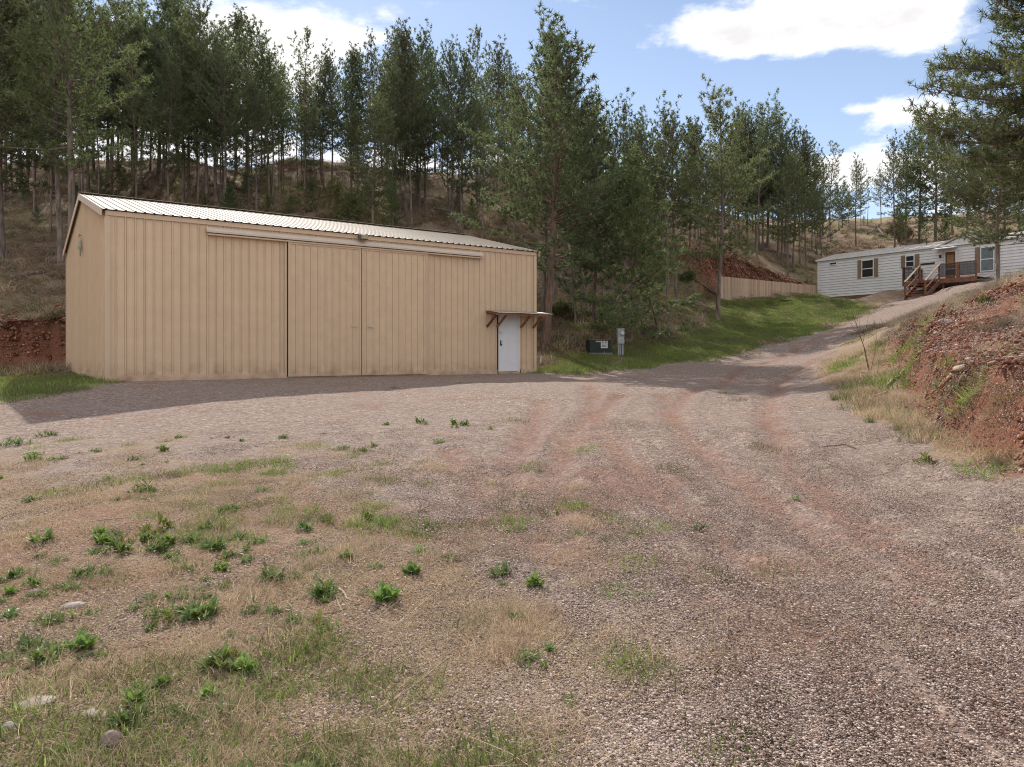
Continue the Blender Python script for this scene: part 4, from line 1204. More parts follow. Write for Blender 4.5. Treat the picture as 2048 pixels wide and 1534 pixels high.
VAR = {
    'tall_a': pine(11, 13, .42, 2.1, k=8),
    'tall_b': pine(12, 14, .50, 1.9, k=8, nb=4, lean=.35),
    'tall_c': pine(13, 13.5, .36, 2.3, k=8, nb=5),
    'slim_a': pine(14, 12, .55, 1.35, k=8, nb=4, gap=.38, r0=.13, lean=.4),
    'slim_b': pine(15, 12.5, .60, 1.5, k=8, nb=4, gap=.5, r0=.13, kind='ragged', lean=.4),
    'open_a': pine(16, 13, .45, 2.1, k=7, nb=3, gap=.62, r0=.16, lean=.3, l=.25, w=.032),
    'dense_a': pine(17, 12, .30, 2.6, k=9, nb=6, gap=.38, needle=M_NEEDLE_D),
    'dense_b': pine(18, 11, .22, 2.3, k=9, nb=5, gap=.36, kind='cone', needle=M_NEEDLE_D),
    'young_a': pine(19, 7.5, .10, 1.75, k=10, nb=6, gap=.30, r0=.10, kind='cone', needle=M_NEEDLE_L, l=.20, dead=0),
    'young_b': pine(20, 8, .36, 1.7, k=9, nb=5, gap=.34, r0=.11, kind='round', needle=M_NEEDLE_L, l=.20),
    'sapling': pine(21, 2.6, .06, .75, k=9, nb=5, gap=.20, r0=.04, kind='cone', needle=M_NEEDLE_Y, l=.17, w=.022, dead=0, tsp=.2),
    'big_a': pine(22, 14, .30, 3.0, k=10, nb=6, gap=.44, r0=.25, kind='round', needle=M_NEEDLE_D, bark=M_BARK_R, l=.24, lean=.5),
    'tall_a_r': pine(41, 13, .36, 2.3, t_=.95, k=8, nb=6, kind='round'), 'tall_b_r': pine(42, 14, .40, 2.1, k=8, nb=5, lean=.5), 'tall_c_r': pine(43, 13.5, .30, 2.5, t_=.95, k=8, nb=6, lean=.4),
    'open_a_r': pine(44, 13, .42, 2.2, k=8, nb=4, gap=.58, r0=.16, lean=.5, kind='ragged'), 'slim_a_r': pine(45, 12, .42, 1.6, k=8, nb=5, gap=.38, r0=.13, lean=.6), 'slim_b_r': pine(46, 12.5, .46, 1.7, k=8, nb=5, gap=.42, r0=.13, kind='ragged', lean=.7),
    'snag': pine(23, 7, .75, .7, k=6, nb=2, gap=.5, r0=.07, lean=.6, dead=.2),
    'mid_a': pine(24, 12, .34, 2.3, k=11, nb=5, gap=.38, r0=.17, l=.21, w=.024),
    'left_a': pine(25, 14, .42, 2.9, k=12, nb=5, gap=.42, r0=.26, l=.24, w=.024, lean=.3, bark=M_BARK),
}
N_TREE = {}
REG = []
MARKS = [(-99, 'at the left picture edge'), (75, 'left of the shed gable'), (150, 'over the shed gable peak'), (240, 'over the shed roof left end'), (370, 'over the track cover left end'),
         (470, 'left of the sliding doors'), (560, 'over the left sliding door edge'), (640, 'over the left sliding door'), (700, 'over the floodlight'), (770, 'over the right sliding door'),
         (850, 'right of the sliding doors'), (930, 'over the track cover right end'), (1000, 'near the roof right end'), (1078, 'just right of the shed corner'), (1125, 'between shed and green cabinet'),
         (1180, 'behind the green cabinet'), (1225, 'behind the meter pedestal'), (1275, 'right of the young pine'), (1370, 'just left of the lone lawn pine'), (1445, 'over the plank fence left end'),
         (1510, 'over the plank fence middle'), (1575, 'over the right half of the fence'), (1625, 'over the house left end'), (1690, 'over the large house window'), (1775, 'over the small house window'),
         (1850, 'over the house porch'), (1925, 'over the right part of the house')]
CROWN = dict(big_a='great', tall_a='full-crowned', tall_b='high-crowned', tall_c='broad-topped', slim_a='slim', slim_b='ragged slim', open_a='open-crowned', dense_a='dense bushy', dense_b='cone-shaped dense', young_a='young bushy', young_b='young light green',
             snag='half-dead', mid_a='straight', sapling='tiny')
PLACE = dict(LE='on the slope', LR='on the ridge', LM='on the slope', CM='on the slope', CR='on the ridge', WT='in the thicket', WR='high in the forest', FE='above the red cut', FR='high in the forest', HR='on the dry hill', HT='on the far ridge')


def finish_labels():
    by = {}
    for e, var, u, g in REG:
        mk = [m for a, m in MARKS if u >= a][-1]
        by.setdefault('%s pine %s %s' % (CROWN[var.replace('_r', '')], PLACE[g], mk), []).append((u, e))
    for lab, L_ in by.items():
        L_.sort(key=lambda t: t[0]); n = len(L_)
        names = {1: [''], 2: [', left one', ', right one'], 3: [', left one', ', middle one', ', right one']}.get(n) or [', %s from left' % w for w in ('first', 'second', 'third', 'fourth', 'fifth', 'sixth', 'seventh', 'eighth', 'ninth', 'tenth', 'eleventh', 'twelfth')[:n]]
        for (u, e), w in zip(L_, names): e['label'] = lab + w



def tree(var, x, y, H, label, group, rz=None, sx=1.0, name='pine_tree', dz=0.0, tilt=(0, 0)):
    v = VAR[var]; i = N_TREE.get('n', 0); N_TREE['n'] = i + 1
    e = empty(name, (x, y, hz(x, y) + dz), 0, label, 'tree', group)
    e.rotation_euler = (tilt[0], tilt[1], (i * 2.39996) % 6.283 if rz is None else rz)
    s = H / v['H']; e.scale = (s * sx, s * sx, s)
    mobj('trunk', v['trunk'], None, e); mobj('crown', v['crown'], None, e)
    if v['dead'] is not None: tag(mobj('dead_branches', v['dead'], None, e), kind='stuff')
    return e


def tree_px(var, u, vb, vt, label, group, Y=None, sx=1.0, **kw):
    """a tree whose foot is seen at (u, vb) in the photograph and whose top reaches row vt"""
    if Y is None:
        x, y, z = hit(u, vb)
    else:
        x, y = PX(u, Y), Y; z = hz(x, y)
    H = EYE + (HOR - vt) / F * y - z
    return tree(var, x, y, H, label, group, sx=sx, **kw)


G = dict(
    LE=('tall dark pine on the brown slope left of the tan shed', 'pines on the slope left of the shed'),
    LR=('slender pine on the ridge skyline above the left half of the shed roof', 'pines along the left ridge'),
    LM=('dark-trunked pine standing on the slope behind the left half of the shed roof', 'pines on the slope behind the shed'),
    CM=('dark pine standing on the slope behind the right half of the shed roof', 'pines on the slope behind the shed'),
    CR=('slender pine on the ridge skyline above the right half of the shed roof', 'pines along the middle ridge'),
    WT=('thin-stemmed pine in the thicket between the shed and the lone lawn pine', 'pines in the thicket right of the shed'),
    WR=('pine high in the forest behind the thicket right of the shed', 'pines behind the thicket'),
    FE=('tall straight pine standing above the red cut behind the plank fence', 'pines above the fence'),
    FR=('pine on the wooded slope high behind the plank fence', 'pines high behind the fence'),
    HR=('pine on the dry hill behind the white house', 'pines behind the house'),
    HT=('small distant pine on the ridge skyline above the white house', 'pines on the ridge above the house'),
)


def T(var, u, vb, vt, g, label=None, Y=None, sx=1.0, **kw):
    if g in ('LE', 'LR', 'LM', 'CM', 'CR', 'FR', 'WR') and var + '_r' in VAR: var += '_r'
    e = tree_px(var, u, vb, vt, label or 'pine', G[g][1], Y=Y, sx=sx, **kw)
    if label is None: REG.append((e, var, u, g))
    return e


# left of and behind the shed -- single trees with their own look
T('left_a', 141, 470, -70, 'LE', 'biggest pine at the left, its thick pale trunk rising just behind the shed gable', sx=.95, Y=38.5)
T('tall_c', 4, 462, -60, 'LE', 'pine with a wide dark trunk at the very left edge of the picture', Y=41, sx=1.05)
T('tall_b', 122, 455, -40, 'LE', 'slimmer pine crowding the left side of the thick pale trunk by the gable', Y=41.5)
T('slim_a', 12, 377, 20, 'LE'); T('slim_b', 24, 390, 60, 'LE', 'thin leaning pine between the two leftmost trunks')
T('tall_b', 43, 397, -50, 'LE', 'dark straight pine with a sturdy trunk, third from the left edge', sx=.95); T('slim_a', 54, 394, 10, 'LE')
T('tall_a', 103, 380, -20, 'LE', 'pine with dark broad trunk between the left edge trees and the shed gable'); T('slim_b', 158, 404, 30, 'LE')
T('open_a', 187, 346, 20, 'LR'); T('tall_a', 222, 380, -5, 'LM', 'full-crowned pine just left above the shed roof peak'); T('slim_a', 236, 353, 60, 'LR')
T('slim_b', 265, 349, 30, 'LR'); T('open_a', 272, 332, 5, 'LR'); T('slim_a', 300, 342, 90, 'LR', 'thin crooked pine leaning left on the ridge above the shed roof')
T('tall_c', 317, 346, -15, 'LR', 'stout ridge pine with the highest wide crown above the shed roof'); T('slim_b', 332, 329, 70, 'LR')
T('tall_a', 356, 343, 10, 'LM'); T('dense_a', 366, 408, 60, 'LM', 'broad green pine with low crown in the middle of the left slope', sx=.9)
T('tall_a', 413, 414, 20, 'LM', sx=.9); T('tall_b', 432, 405, 60, 'LM'); T('dense_a', 449, 414, 90, 'LM', sx=.8)
T('tall_c', 472, 350, 48, 'LM'); T('open_a', 498, 404, 60, 'LM'); T('slim_a', 493, 329, 90, 'LR'); T('slim_b', 524, 325, 110, 'LR')
T('tall_b', 538, 408, 55, 'LM', 'dark double-stemmed looking pine with a pointed top left of the gap in the trees', sx=.8); T('slim_a', 545, 405, 120, 'LM')
T('slim_b', 558, 329, 150, 'LR'); T('slim_a', 567, 333, 140, 'LR'); T('slim_b', 594, 330, 160, 'LR')
T('open_a', 611, 384, 66, 'LM', 'open see-through pine with sparse top against the white cloud', sx=.85); T('slim_a', 603, 329, 150, 'LR')
T('tall_a', 645, 348, 128, 'LR', sx=.85); T('dense_a', 664, 356, 120, 'CM', sx=.75); T('tall_c', 703, 397, 118, 'CM', sx=.8); T('slim_a', 716, 384, 120, 'CM')
T('tall_b', 747, 404, 88, 'CM', sx=.85); T('slim_b', 764, 360, 120, 'CM')
T('tall_a', 790, 345, 66, 'CM', 'pointed-topped tall pine above the middle of the shed roof', sx=.9)
T('tall_c', 812, 440, 80, 'CM', 'full dark pine standing close behind the floodlit middle of the shed roof', sx=.72); T('tall_b', 823, 449, 95, 'CM', sx=.7); T('slim_a', 775, 333, 130, 'CR')
T('dense_a', 836, 394, 84, 'CM', sx=.8); T('slim_b', 850, 400, 120, 'CM'); T('tall_a', 870, 345, 112, 'CR', sx=.85)
T('slim_a', 884, 342, 150, 'CR'); T('tall_a', 903, 440, 98, 'CM', sx=.7); T('dense_a', 924, 466, 125, 'CM', 'dense green pine low behind the right part of the shed roof', sx=.7)
T('open_a', 955, 411, 66, 'CM', 'thin open pine with a narrow spiky top against the blue sky', sx=.85); T('slim_b', 940, 350, 150, 'CR'); T('slim_a', 983, 355, 150, 'CR')
T('tall_a', 994, 400, 97, 'CM', sx=.85); T('slim_a', 966, 345, 170, 'CR'); T('slim_b', 1010, 352, 150, 'CR'); T('tall_b', 1030, 355, 120, 'CR', sx=.85)
# the big pine by the shed's right corner
T('big_a', 1093, 690, 72, 'WT', 'tallest pine, thick reddish trunk and dark crown right behind the shed corner', Y=33.2, sx=1.0, tilt=(0, -.035))
T('tall_c', 1086, 0, 90, 'WT', 'straight pine close behind the tallest pine at the shed corner', Y=38, sx=.8)
T('tall_a', 1108, 575, 150, 'WT', Y=42, sx=.8); T('tall_c', 1112, 607, 165, 'WT', sx=.72); T('slim_b', 1127, 575, 200, 'WT')
T('tall_b', 1146, 628, 168, 'WT', 'bluish green pine right of the tallest one with a tapering crown', sx=.85); T('slim_a', 1164, 628, 240, 'WT'); T('slim_b', 1174, 620, 230, 'WT')
T('mid_a', 1187, 655, 232, 'WT', 'green pine with a low wide crown rising behind the green cabinet', sx=.85); T('snag', 1207, 636, 440, 'WT')
T('tall_a', 1247, 560, 216, 'WT', 'round-topped dense pine in the middle of the thicket', sx=1.0); T('young_b', 1225, 590, 330, 'WT', sx=.8); T('snag', 1235, 600, 460, 'WT')
T('young_a', 1263, 678, 322, 'WT', 'bright green young pine with low bushy crown behind the meter pedestal', sx=1.05)
T('young_b', 1152, 650, 400, 'WT', 'light green young pine low behind the black cabinet', sx=.9)
T('snag', 1283, 663, 480, 'WT', 'thin half-dead pine beside the bright young pine'); T('snag', 1300, 640, 500, 'WT', 'leaning dead-looking sapling in the gap right of the young pine', tilt=(0, .12))
T('tall_a', 1336, 600, 226, 'WT', 'dark pine with reddish trunk, left one of the pair beyond the thicket', sx=.85); T('tall_c', 1352, 598, 236, 'WT', 'dark pine with reddish trunk, right one of the pair beyond the thicket', sx=.85)
T('slim_a', 1325, 560, 262, 'WR'); T('tall_a', 1290, 540, 262, 'WR', sx=.8); T('tall_c', 1380, 520, 262, 'WR', sx=.8); T('slim_a', 1310, 520, 300, 'WR')
T('dense_b', 1212, 540, 262, 'WR'); T('tall_b', 1275, 500, 222, 'WR', sx=.9); T('slim_b', 1400, 530, 250, 'WR')
T('mid_a', 1435, 640, 203, 'WT', 'lone pine with a straight dark trunk on the green lawn left of the plank fence', sx=.98)
T('tall_a', 1478, 483, 222, 'FE', sx=.95); T('dense_a', 1493, 490, 245, 'FE', sx=.85); T('slim_a', 1460, 500, 260, 'FE'); T('tall_c', 1513, 526, 262, 'FE', sx=.72); T('slim_a', 1525, 500, 250, 'FE')
T('tall_b', 1535, 497, 216, 'FE', 'tall pine with a forked pointed crown left of the sky gap above the fence'); T('tall_a', 1556, 515, 213, 'FE', sx=.8); T('open_a', 1570, 505, 232, 'FE')
T('tall_c', 1586, 534, 262, 'FE', sx=.68); T('tall_b', 1600, 530, 266, 'FE', sx=.75); T('slim_a', 1613, 534, 288, 'FE'); T('slim_b', 1624, 500, 310, 'FE'); T('tall_a', 1634, 511, 310, 'FE', sx=.75)
T('slim_b', 1546, 480, 290, 'FR'); T('dense_a', 1505, 460, 280, 'FR', sx=.9); T('tall_a', 1605, 470, 300, 'FR', sx=.9)
T('open_a', 1661, 483, 294, 'HR', 'slender pine with feathery top at the left end of the white house'); T('tall_a', 1645, 470, 330, 'HR', sx=.85)
T('tall_a', 1712, 494, 323, 'HR', 'dark pine standing behind the left roof of the white house', sx=.8); T('dense_b', 1685, 455, 365, 'HR')
T('slim_a', 1722, 460, 372, 'HT'); T('slim_b', 1735, 450, 362, 'HT'); T('dense_b', 1697, 446, 385, 'HT')
T('tall_c', 1790, 500, 284, 'HR', 'tall pine with a narrow spire behind the middle of the white house roof', sx=.85); T('tall_a', 1762, 452, 340, 'HT', sx=.85)
T('dense_a', 1812, 490, 279, 'HR', sx=.75); T('tall_c', 1838, 500, 250, 'HR', 'broad green pine behind the porch of the white house', sx=1.0); T('dense_a', 1870, 500, 262, 'HR', sx=1.1); T('tall_c', 1905, 470, 262, 'HR', sx=1.)
T('dense_b', 1935, 480, 320, 'HR', sx=1.1); T('dense_a', 2010, 470, 300, 'HR', sx=1.1); T('dense_a', 1960, 440, 310, 'HR', sx=1.1); T('dense_b', 2040, 470, 330, 'HR', sx=1.2)
T('young_b', 1800, 500, 420, 'HR'); T('young_b', 1845, 505, 430, 'HR'); T('young_a', 1890, 500, 440, 'HR')
T('dense_a', 2075, 0, 230, 'HR', 'big pine at the right edge behind the white house', Y=56, sx=1.0); T('tall_c', 1965, 0, 262, 'HR', Y=62, sx=.9)
# saplings behind the shed roof
for (u, v, t, lab) in ((672, 440, 372, 'pale green sapling pine behind the shed roof, left of the others'), (700, 445, 392, 'pale bushy sapling pine, second from left behind the shed roof'),
                       (733, 450, 378, 'light green sapling pine in the middle of the row behind the shed roof'), (782, 455, 352, 'tallest light green young pine close behind the shed roof'),
                       (538, 430, 397, 'tiny light green sapling behind the shed roof near the dark double trunk')):
    T('sapling' if t > 360 else 'young_a', u, v, t, 'CM', lab, sx=1.25 if t > 360 else .8)
# trees beyond the crest and filling the stand
rr = random.Random(77)
def rnd_fill(n, u0, u1, f, g, vt, kinds, sx=(.75, 1.0)):
    for i in range(n):
        u = u0 + (u1 - u0) * (i + rr.uniform(.1, .9)) / n
        T(rr.choice(kinds), u, 0, vt(u) + rr.uniform(-28, 38), g, Y=f(u) + rr.uniform(-3, 6), sx=rr.uniform(*sx))
for i in range(26):
    u = 40 + i * 41 + rr.uniform(-15, 15); v = float(np.interp(u, [0, 600, 1100], [430, 415, 445])) + rr.uniform(-35, 25)
    if u < 1085: T(rr.choice(['sapling', 'young_b', 'snag', 'young_a', 'dense_b']), u, v, v - rr.uniform(28, 70), 'LM' if u < 640 else 'CM', sx=rr.uniform(.9, 1.4))
skyl = lambda u: float(np.interp(u, [0, 230, 300, 420, 540, 640, 760, 900, 1040, 1150, 1220, 1330, 1450, 1560, 1640, 1750, 1850, 2048], [0, 10, 20, 60, 120, 150, 130, 140, 150, 220, 260, 290, 265, 265, 330, 375, 310, 300]))
cyu = lambda u: float(crest_y(np.array([(u - 1024) / F * 75]))[0])
rnd_fill(11, -20, 640, lambda u: cyu(u) + 2, 'LR', lambda u: skyl(u) + 55, ['slim_a', 'slim_b', 'open_a', 'tall_b'])
rnd_fill(7, 640, 1060, lambda u: cyu(u) + 3, 'CR', lambda u: skyl(u) + 50, ['slim_a', 'slim_b', 'open_a', 'tall_a'])
rnd_fill(8, 1100, 1420, lambda u: 70, 'WR', lambda u: skyl(u) + 40, ['tall_a', 'tall_c', 'dense_a', 'slim_a'])
rnd_fill(13, 1430, 1650, lambda u: 74, 'FR', lambda u: skyl(u) + 30, ['tall_a', 'tall_c', 'dense_a', 'slim_a'])
rnd_fill(10, 1640, 1960, lambda u: 88, 'HT', lambda u: skyl(u) + 45, ['dense_a', 'dense_b', 'tall_a', 'slim_a'])
rnd_fill(12, -10, 420, lambda u: 54, 'LM', lambda u: skyl(u) + 20, ['tall_a', 'tall_b', 'tall_c'], (.8, 1))
rnd_fill(12, 420, 1040, lambda u: 58, 'CM', lambda u: skyl(u) + 40, ['tall_a', 'tall_b', 'dense_a'], (.75, .9))

rnd_fill(9, 20, 520, lambda u: 47, 'LM', lambda u: skyl(u) + 75, ['slim_a', 'slim_b', 'tall_b', 'tall_c'], (.75, .95))
rnd_fill(9, 560, 1050, lambda u: 51, 'CM', lambda u: skyl(u) + 75, ['slim_a', 'slim_b', 'tall_b', 'tall_a'], (.75, .95))
rnd_fill(9, 1290, 1650, lambda u: 66, 'FR', lambda u: skyl(u) + 45, ['slim_a', 'slim_b', 'tall_b', 'tall_a'], (.8, 1.))

# the pine on the bank in front of the house, and the great pine that leans in from the right
VAR['bank'] = pine(31, 8.2, .40, 2.4, w_=1.3, l_=.95, t_=1, k=13, nb=6, gap=.28, r0=.14, l=.18, w=.018, kind='round', dead=.25, droop=.12, tsp=.17, needle=M_NEEDLE)
VAR['great'] = pine(32, 17, .20, 1.95, w_=1.35, l_=.95, t_=1.7, k=12, nb=10, gap=.26, r0=.36, l=.20, w=.017, kind='cone', droop=.28, dead=.2, tsp=.16, needle=M_NEEDLE)
T('bank', 1999, 545, 262, 'HR', 'nearer pine on the bank with its trunk crossing the white house porch window', Y=24.5, sx=1.0, tilt=(0, -.03))
tree('great', 14.2, 18.4, 20.0, 'great pine reaching in with drooping branches at the top right corner', 'pines on the right bank', sx=.84)
finish_labels()
print('crown tris', {k: v['tris'] for k, v in VAR.items()}, N_TREE)
# ------------------------------------------------------------------ loose ground cover ("stuff")
SRC = {}


def src(coll, me, mat):
    c = SRC.get(coll)
    if c is None: c = SRC[coll] = bpy.data.collections.new('source_' + coll)      # never linked to the scene
    me.materials.append(mat)
    c.objects.link(bpy.data.objects.new('%s_%02d' % (coll, len(c.objects)), me))


def scatter(name, label, coll, X, Y, scl, lift=0.0, tiltk=1.0, seed=1):
    X, Y = np.asarray(X), np.asarray(Y)
    rng = np.random.default_rng(seed); n = len(X)
    if n == 0: return
    Z = height(X, Y) + lift
    e = .12
    zx = (height(X + e, Y) - height(X - e, Y)) / (2 * e) * tiltk; zy = (height(X, Y + e) - height(X, Y - e)) / (2 * e) * tiltk
    rot = np.zeros((n, 3))
    sp = rng.uniform(0, 6.283, n)
    for i in range(n):
        q = Vector((0, 0, 1)).rotation_difference(Vector((-zx[i], -zy[i], 1)).normalized()) @ Quaternion((0, 0, 1), sp[i])
        rot[i] = q.to_euler()
    me = bpy.data.meshes.new(name); me.vertices.add(n); me.vertices.foreach_set('co', np.stack([X, Y, Z], 1).astype(np.float32).ravel())
    a = me.attributes.new('rot', 'FLOAT_VECTOR', 'POINT'); a.data.foreach_set('vector', rot.astype(np.float32).ravel())
    a = me.attributes.new('scl', 'FLOAT', 'POINT'); a.data.foreach_set('value', np.asarray(scl, dtype=np.float32))
    a = me.attributes.new('idx', 'INT', 'POINT'); a.data.foreach_set('value', rng.integers(0, len(SRC[coll].objects), n).astype(np.int32))
    o = bpy.data.objects.new(name, me); COL.objects.link(o); tag(o, label, kind='stuff')
    g = bpy.data.node_groups.new(name, 'GeometryNodeTree')
    g.interface.new_socket('Geometry', in_out='INPUT', socket_type='NodeSocketGeometry'); g.interface.new_socket('Geometry', in_out='OUTPUT', socket_type='NodeSocketGeometry')
    N, L = g.nodes.new, g.links.new
    gi, go = N('NodeGroupInput'), N('NodeGroupOutput'); ip = N('GeometryNodeInstanceOnPoints'); ci = N('GeometryNodeCollectionInfo')
    ci.inputs['Collection'].default_value = SRC[coll]; ci.inputs['Separate Children'].default_value = True; ci.inputs['Reset Children'].default_value = True
    def na(nm, t):
        q = N('GeometryNodeInputNamedAttribute'); q.data_type = t; q.inputs['Name'].default_value = nm; return q.outputs['Attribute']
    L(gi.outputs[0], ip.inputs['Points']); L(ci.outputs[0], ip.inputs['Instance']); ip.inputs['Pick Instance'].default_value = True
    L(na('idx', 'INT'), ip.inputs['Instance Index']); L(na('rot', 'FLOAT_VECTOR'), ip.inputs['Rotation']); L(na('scl', 'FLOAT'), ip.inputs['Scale'])
    L(ip.outputs[0], go.inputs[0])
    md = o.modifiers.new('scatter', 'NODES'); md.node_group = g
    return o


def blades(n, r, l, w, seed, lean=(.2, 1.0), segs=3, droop=.6, dens=.5, curl=.3):
    """n bent grass blades over a disc of radius r; lean = angle from vertical"""
    rng = np.random.default_rng(seed)
    rad = r * rng.uniform(0, 1, n) ** dens; a = rng.uniform(0, 6.283, n)
    p = np.stack([rad * np.cos(a), rad * np.sin(a), np.full(n, -.005)], 1)
    b = rng.uniform(0, 6.283, n); th = rng.uniform(*lean, n); L_ = rng.uniform(l[0], l[1], n)
    pts = [p]; side_ = np.stack([-np.sin(b), np.cos(b), np.zeros(n)], 1)
    for s in range(segs):
        th2 = th + droop * (s / segs) * rng.uniform(.5, 1.5, n); b = b + rng.normal(0, curl, n)
        d = np.stack([np.sin(th2) * np.cos(b), np.sin(th2) * np.sin(b), np.cos(th2)], 1)
        q = pts[-1] + d * (L_ / segs)[:, None]; q[:, 2] = np.maximum(q[:, 2], .004)
        pts.append(q)
    W = rng.uniform(.6, 1.2, n) * w
    V, m = [], segs + 1
    for i, q in enumerate(pts):
        ww = (W * (1 - (i / segs) ** 1.5 * .85) / 2)[:, None]
        V += [q - side_ * ww, q + side_ * ww]
    V = np.stack(V, 1)                          # n, 2m, 3
    base = (np.arange(n) * 2 * m)[:, None]
    Fc = np.concatenate([base + np.array([[2 * i, 2 * i + 1, 2 * i + 3, 2 * i + 2]]) for i in range(segs)], 0)
    sh = np.repeat(np.clip(rng.beta(2, 2, n), 0, 1), 2 * m)
    return fast_mesh('blades', V.reshape(-1, 3), [Fc], False, {'shade': sh})


def stones(n, r, size, seed, dens=.5):
    rng = np.random.default_rng(seed)
    base = np.array([[1, 0, 0], [-1, 0, 0], [0, 1, 0], [0, -1, 0], [0, 0, 1], [0, 0, -1], [.6, .6, .35], [-.6, .5, .4], [.5, -.65, .3], [-.55, -.6, .35]], float)
    T_ = np.array([[0, 6, 4], [6, 2, 4], [2, 7, 4], [7, 1, 4], [1, 9, 4], [9, 3, 4], [3, 8, 4], [8, 0, 4], [0, 2, 6], [2, 1, 7], [1, 3, 9], [3, 0, 8], [2, 0, 5], [1, 2, 5], [3, 1, 5], [0, 3, 5]])
    rad = r * rng.uniform(0, 1, n) ** dens; a = rng.uniform(0, 6.283, n)
    s = size[0] + (size[1] - size[0]) * rng.uniform(0, 1, n) ** 2.5
    V = base[None] * (1 + rng.normal(0, .16, (n, 10, 3))) * s[:, None, None] * np.stack([rng.uniform(.7, 1.3, n), rng.uniform(.7, 1.2, n), rng.uniform(.32, .6, n)], 1)[:, None, :]
    c, q = np.cos(a * 3), np.sin(a * 3)
    V = np.stack([V[..., 0] * c[:, None] - V[..., 1] * q[:, None], V[..., 0] * q[:, None] + V[..., 1] * c[:, None], V[..., 2]], -1)
    V += np.stack([rad * np.cos(a), rad * np.sin(a), s * .12], 1)[:, None, :]
    Fc = (T_[None] + (np.arange(n) * 10)[:, None, None]).reshape(-1, 3)
    return fast_mesh('stones', V.reshape(-1, 3), [Fc], False, {'shade': np.repeat(rng.uniform(0, 1, n), 10)})


def stonemat(name, cols):
    m = bpy.data.materials.new(name); m.use_nodes = True; nt = m.node_tree; L = nt.links.new; bs = nt.nodes['Principled BSDF']
    at = nt.nodes.new('ShaderNodeAttribute'); at.attribute_name = 'shade'; cr = nt.nodes.new('ShaderNodeValToRGB')
    e = cr.color_ramp.elements; e[0].color = (*cols[0], 1); e[1].color = (*cols[-1], 1)
    for i, c in enumerate(cols[1:-1]): cr.color_ramp.elements.new((i + 1) / (len(cols) - 1)).color = (*c, 1)
    L(at.outputs['Fac'], cr.inputs[0])
    ge = nt.nodes.new('ShaderNodeTexCoord'); no = nt.nodes.new('ShaderNodeTexNoise'); no.inputs['Scale'].default_value = 120; L(ge.outputs['Object'], no.inputs['Vector'])
    hs = nt.nodes.new('ShaderNodeHueSaturation'); mr = nt.nodes.new('ShaderNodeMapRange'); mr.inputs['To Min'].default_value = .75; mr.inputs['To Max'].default_value = 1.25
    L(no.outputs['Fac'], mr.inputs['Value']); L(mr.outputs[0], hs.inputs['Value']); L(cr.outputs[0], hs.inputs['Color']); L(hs.outputs[0], bs.inputs['Base Color'])
    bs.inputs['Roughness'].default_value = .85; bs.inputs['Specular IOR Level'].default_value = .25
    return m


M_STONE = stonemat('pink_grey_gravel', [(.16, .11, .09), (.28, .20, .165), (.38, .285, .24), (.47, .37, .315), (.64, .54, .47)])
M_STRAW = leafmat('dry_straw', (.30, .22, .14), (.66, .53, .37), trans=.45, cc=(.80, .70, .55))
M_STRAW_G = leafmat('grey_brush', (.17, .135, .10), (.42, .355, .275), trans=.25, cc=(.55, .48, .39))
M_LITTER = leafmat('brown_litter', (.13, .09, .06), (.36, .26, .175), trans=.15, cc=(.46, .37, .28))
M_GRASS = leafmat('green_grass_blade', (.11, .165, .04), (.31, .39, .105), trans=.45, cc=(.36, .35, .15))
M_GRASS_O = leafmat('olive_grass_blade', (.11, .12, .05), (.27, .27, .13), trans=.4, cc=(.46, .41, .28))
M_WEED = leafmat('weed_leaf', (.085, .135, .032), (.22, .31, .075), trans=.35, gloss=.05)
M_WEED_L = leafmat('bright_weed_leaf', (.11, .18, .04), (.28, .38, .09), trans=.4, gloss=.05)

M_CLOD = stonemat('red_clod', [(.12, .04, .024), (.20, .075, .042), (.28, .115, .07), (.34, .16, .105), (.46, .33, .26)])
for i in range(4):
    src('clod', stones(170, .40, (.006, .038), 150 + i), M_CLOD)
    src('gravel', stones(560, .42, (.003, .0095), 100 + i), M_STONE)
    src('mat', blades(210, .40, (.02, .075), .0036, 200 + i, (.9, 1.65), 3, .4), M_STRAW)
    src('tuft', blades(150, .16, (.05, .16), .003, 220 + i, (.2, 1.2), 3, .9, .6), M_STRAW)
    src('sprig', blades(130, .26, (.05, .13), .008, 240 + i, (.3, 1.3), 2, .5, .6), M_GRASS if i < 2 else M_GRASS_O)
    src('lawn', blades(420, .62, (.05, .13), .010, 260 + i, (.1, 1.0), 2, .6), M_GRASS if i < 2 else M_GRASS_O)
    src('lawndry', blades(300, .62, (.05, .12), .010, 270 + i, (.3, 1.4), 2, .6), M_STRAW)
    src('bunch', blades(170, .20, (.22, .52), .006, 280 + i, (.05, .9), 4, .9, .8), M_STRAW_G if i % 2 else M_STRAW)
    src('brush', blades(260, .45, (.25, .75), .009, 300 + i, (.2, 1.5), 4, .7, .6, .7), M_STRAW_G)
    src('litter', blades(160, .9, (.1, .5), .022, 320 + i, (1.1, 1.65), 3, .3, .5, .6), M_LITTER)
    src('hilltuft', blades(60, .35, (.15, .5), .028, 340 + i, (.2, 1.3), 3, .6, .6), (M_STRAW_G, M_STRAW, M_GRASS_O, M_LITTER)[i])
    src('stem', blades(5, .25, (.25, .7), .005, 360 + i, (1.25, 1.62), 6, .12, .5, .16), M_STRAW)

rng = np.random.default_rng(9)


def fan(n, r0, r1, half=38):
    a = np.radians(rng.uniform(-half, half, n)); r = r0 * (r1 / r0) ** rng.uniform(0, 1, n)
    return np.sin(a) * r, np.cos(a) * r


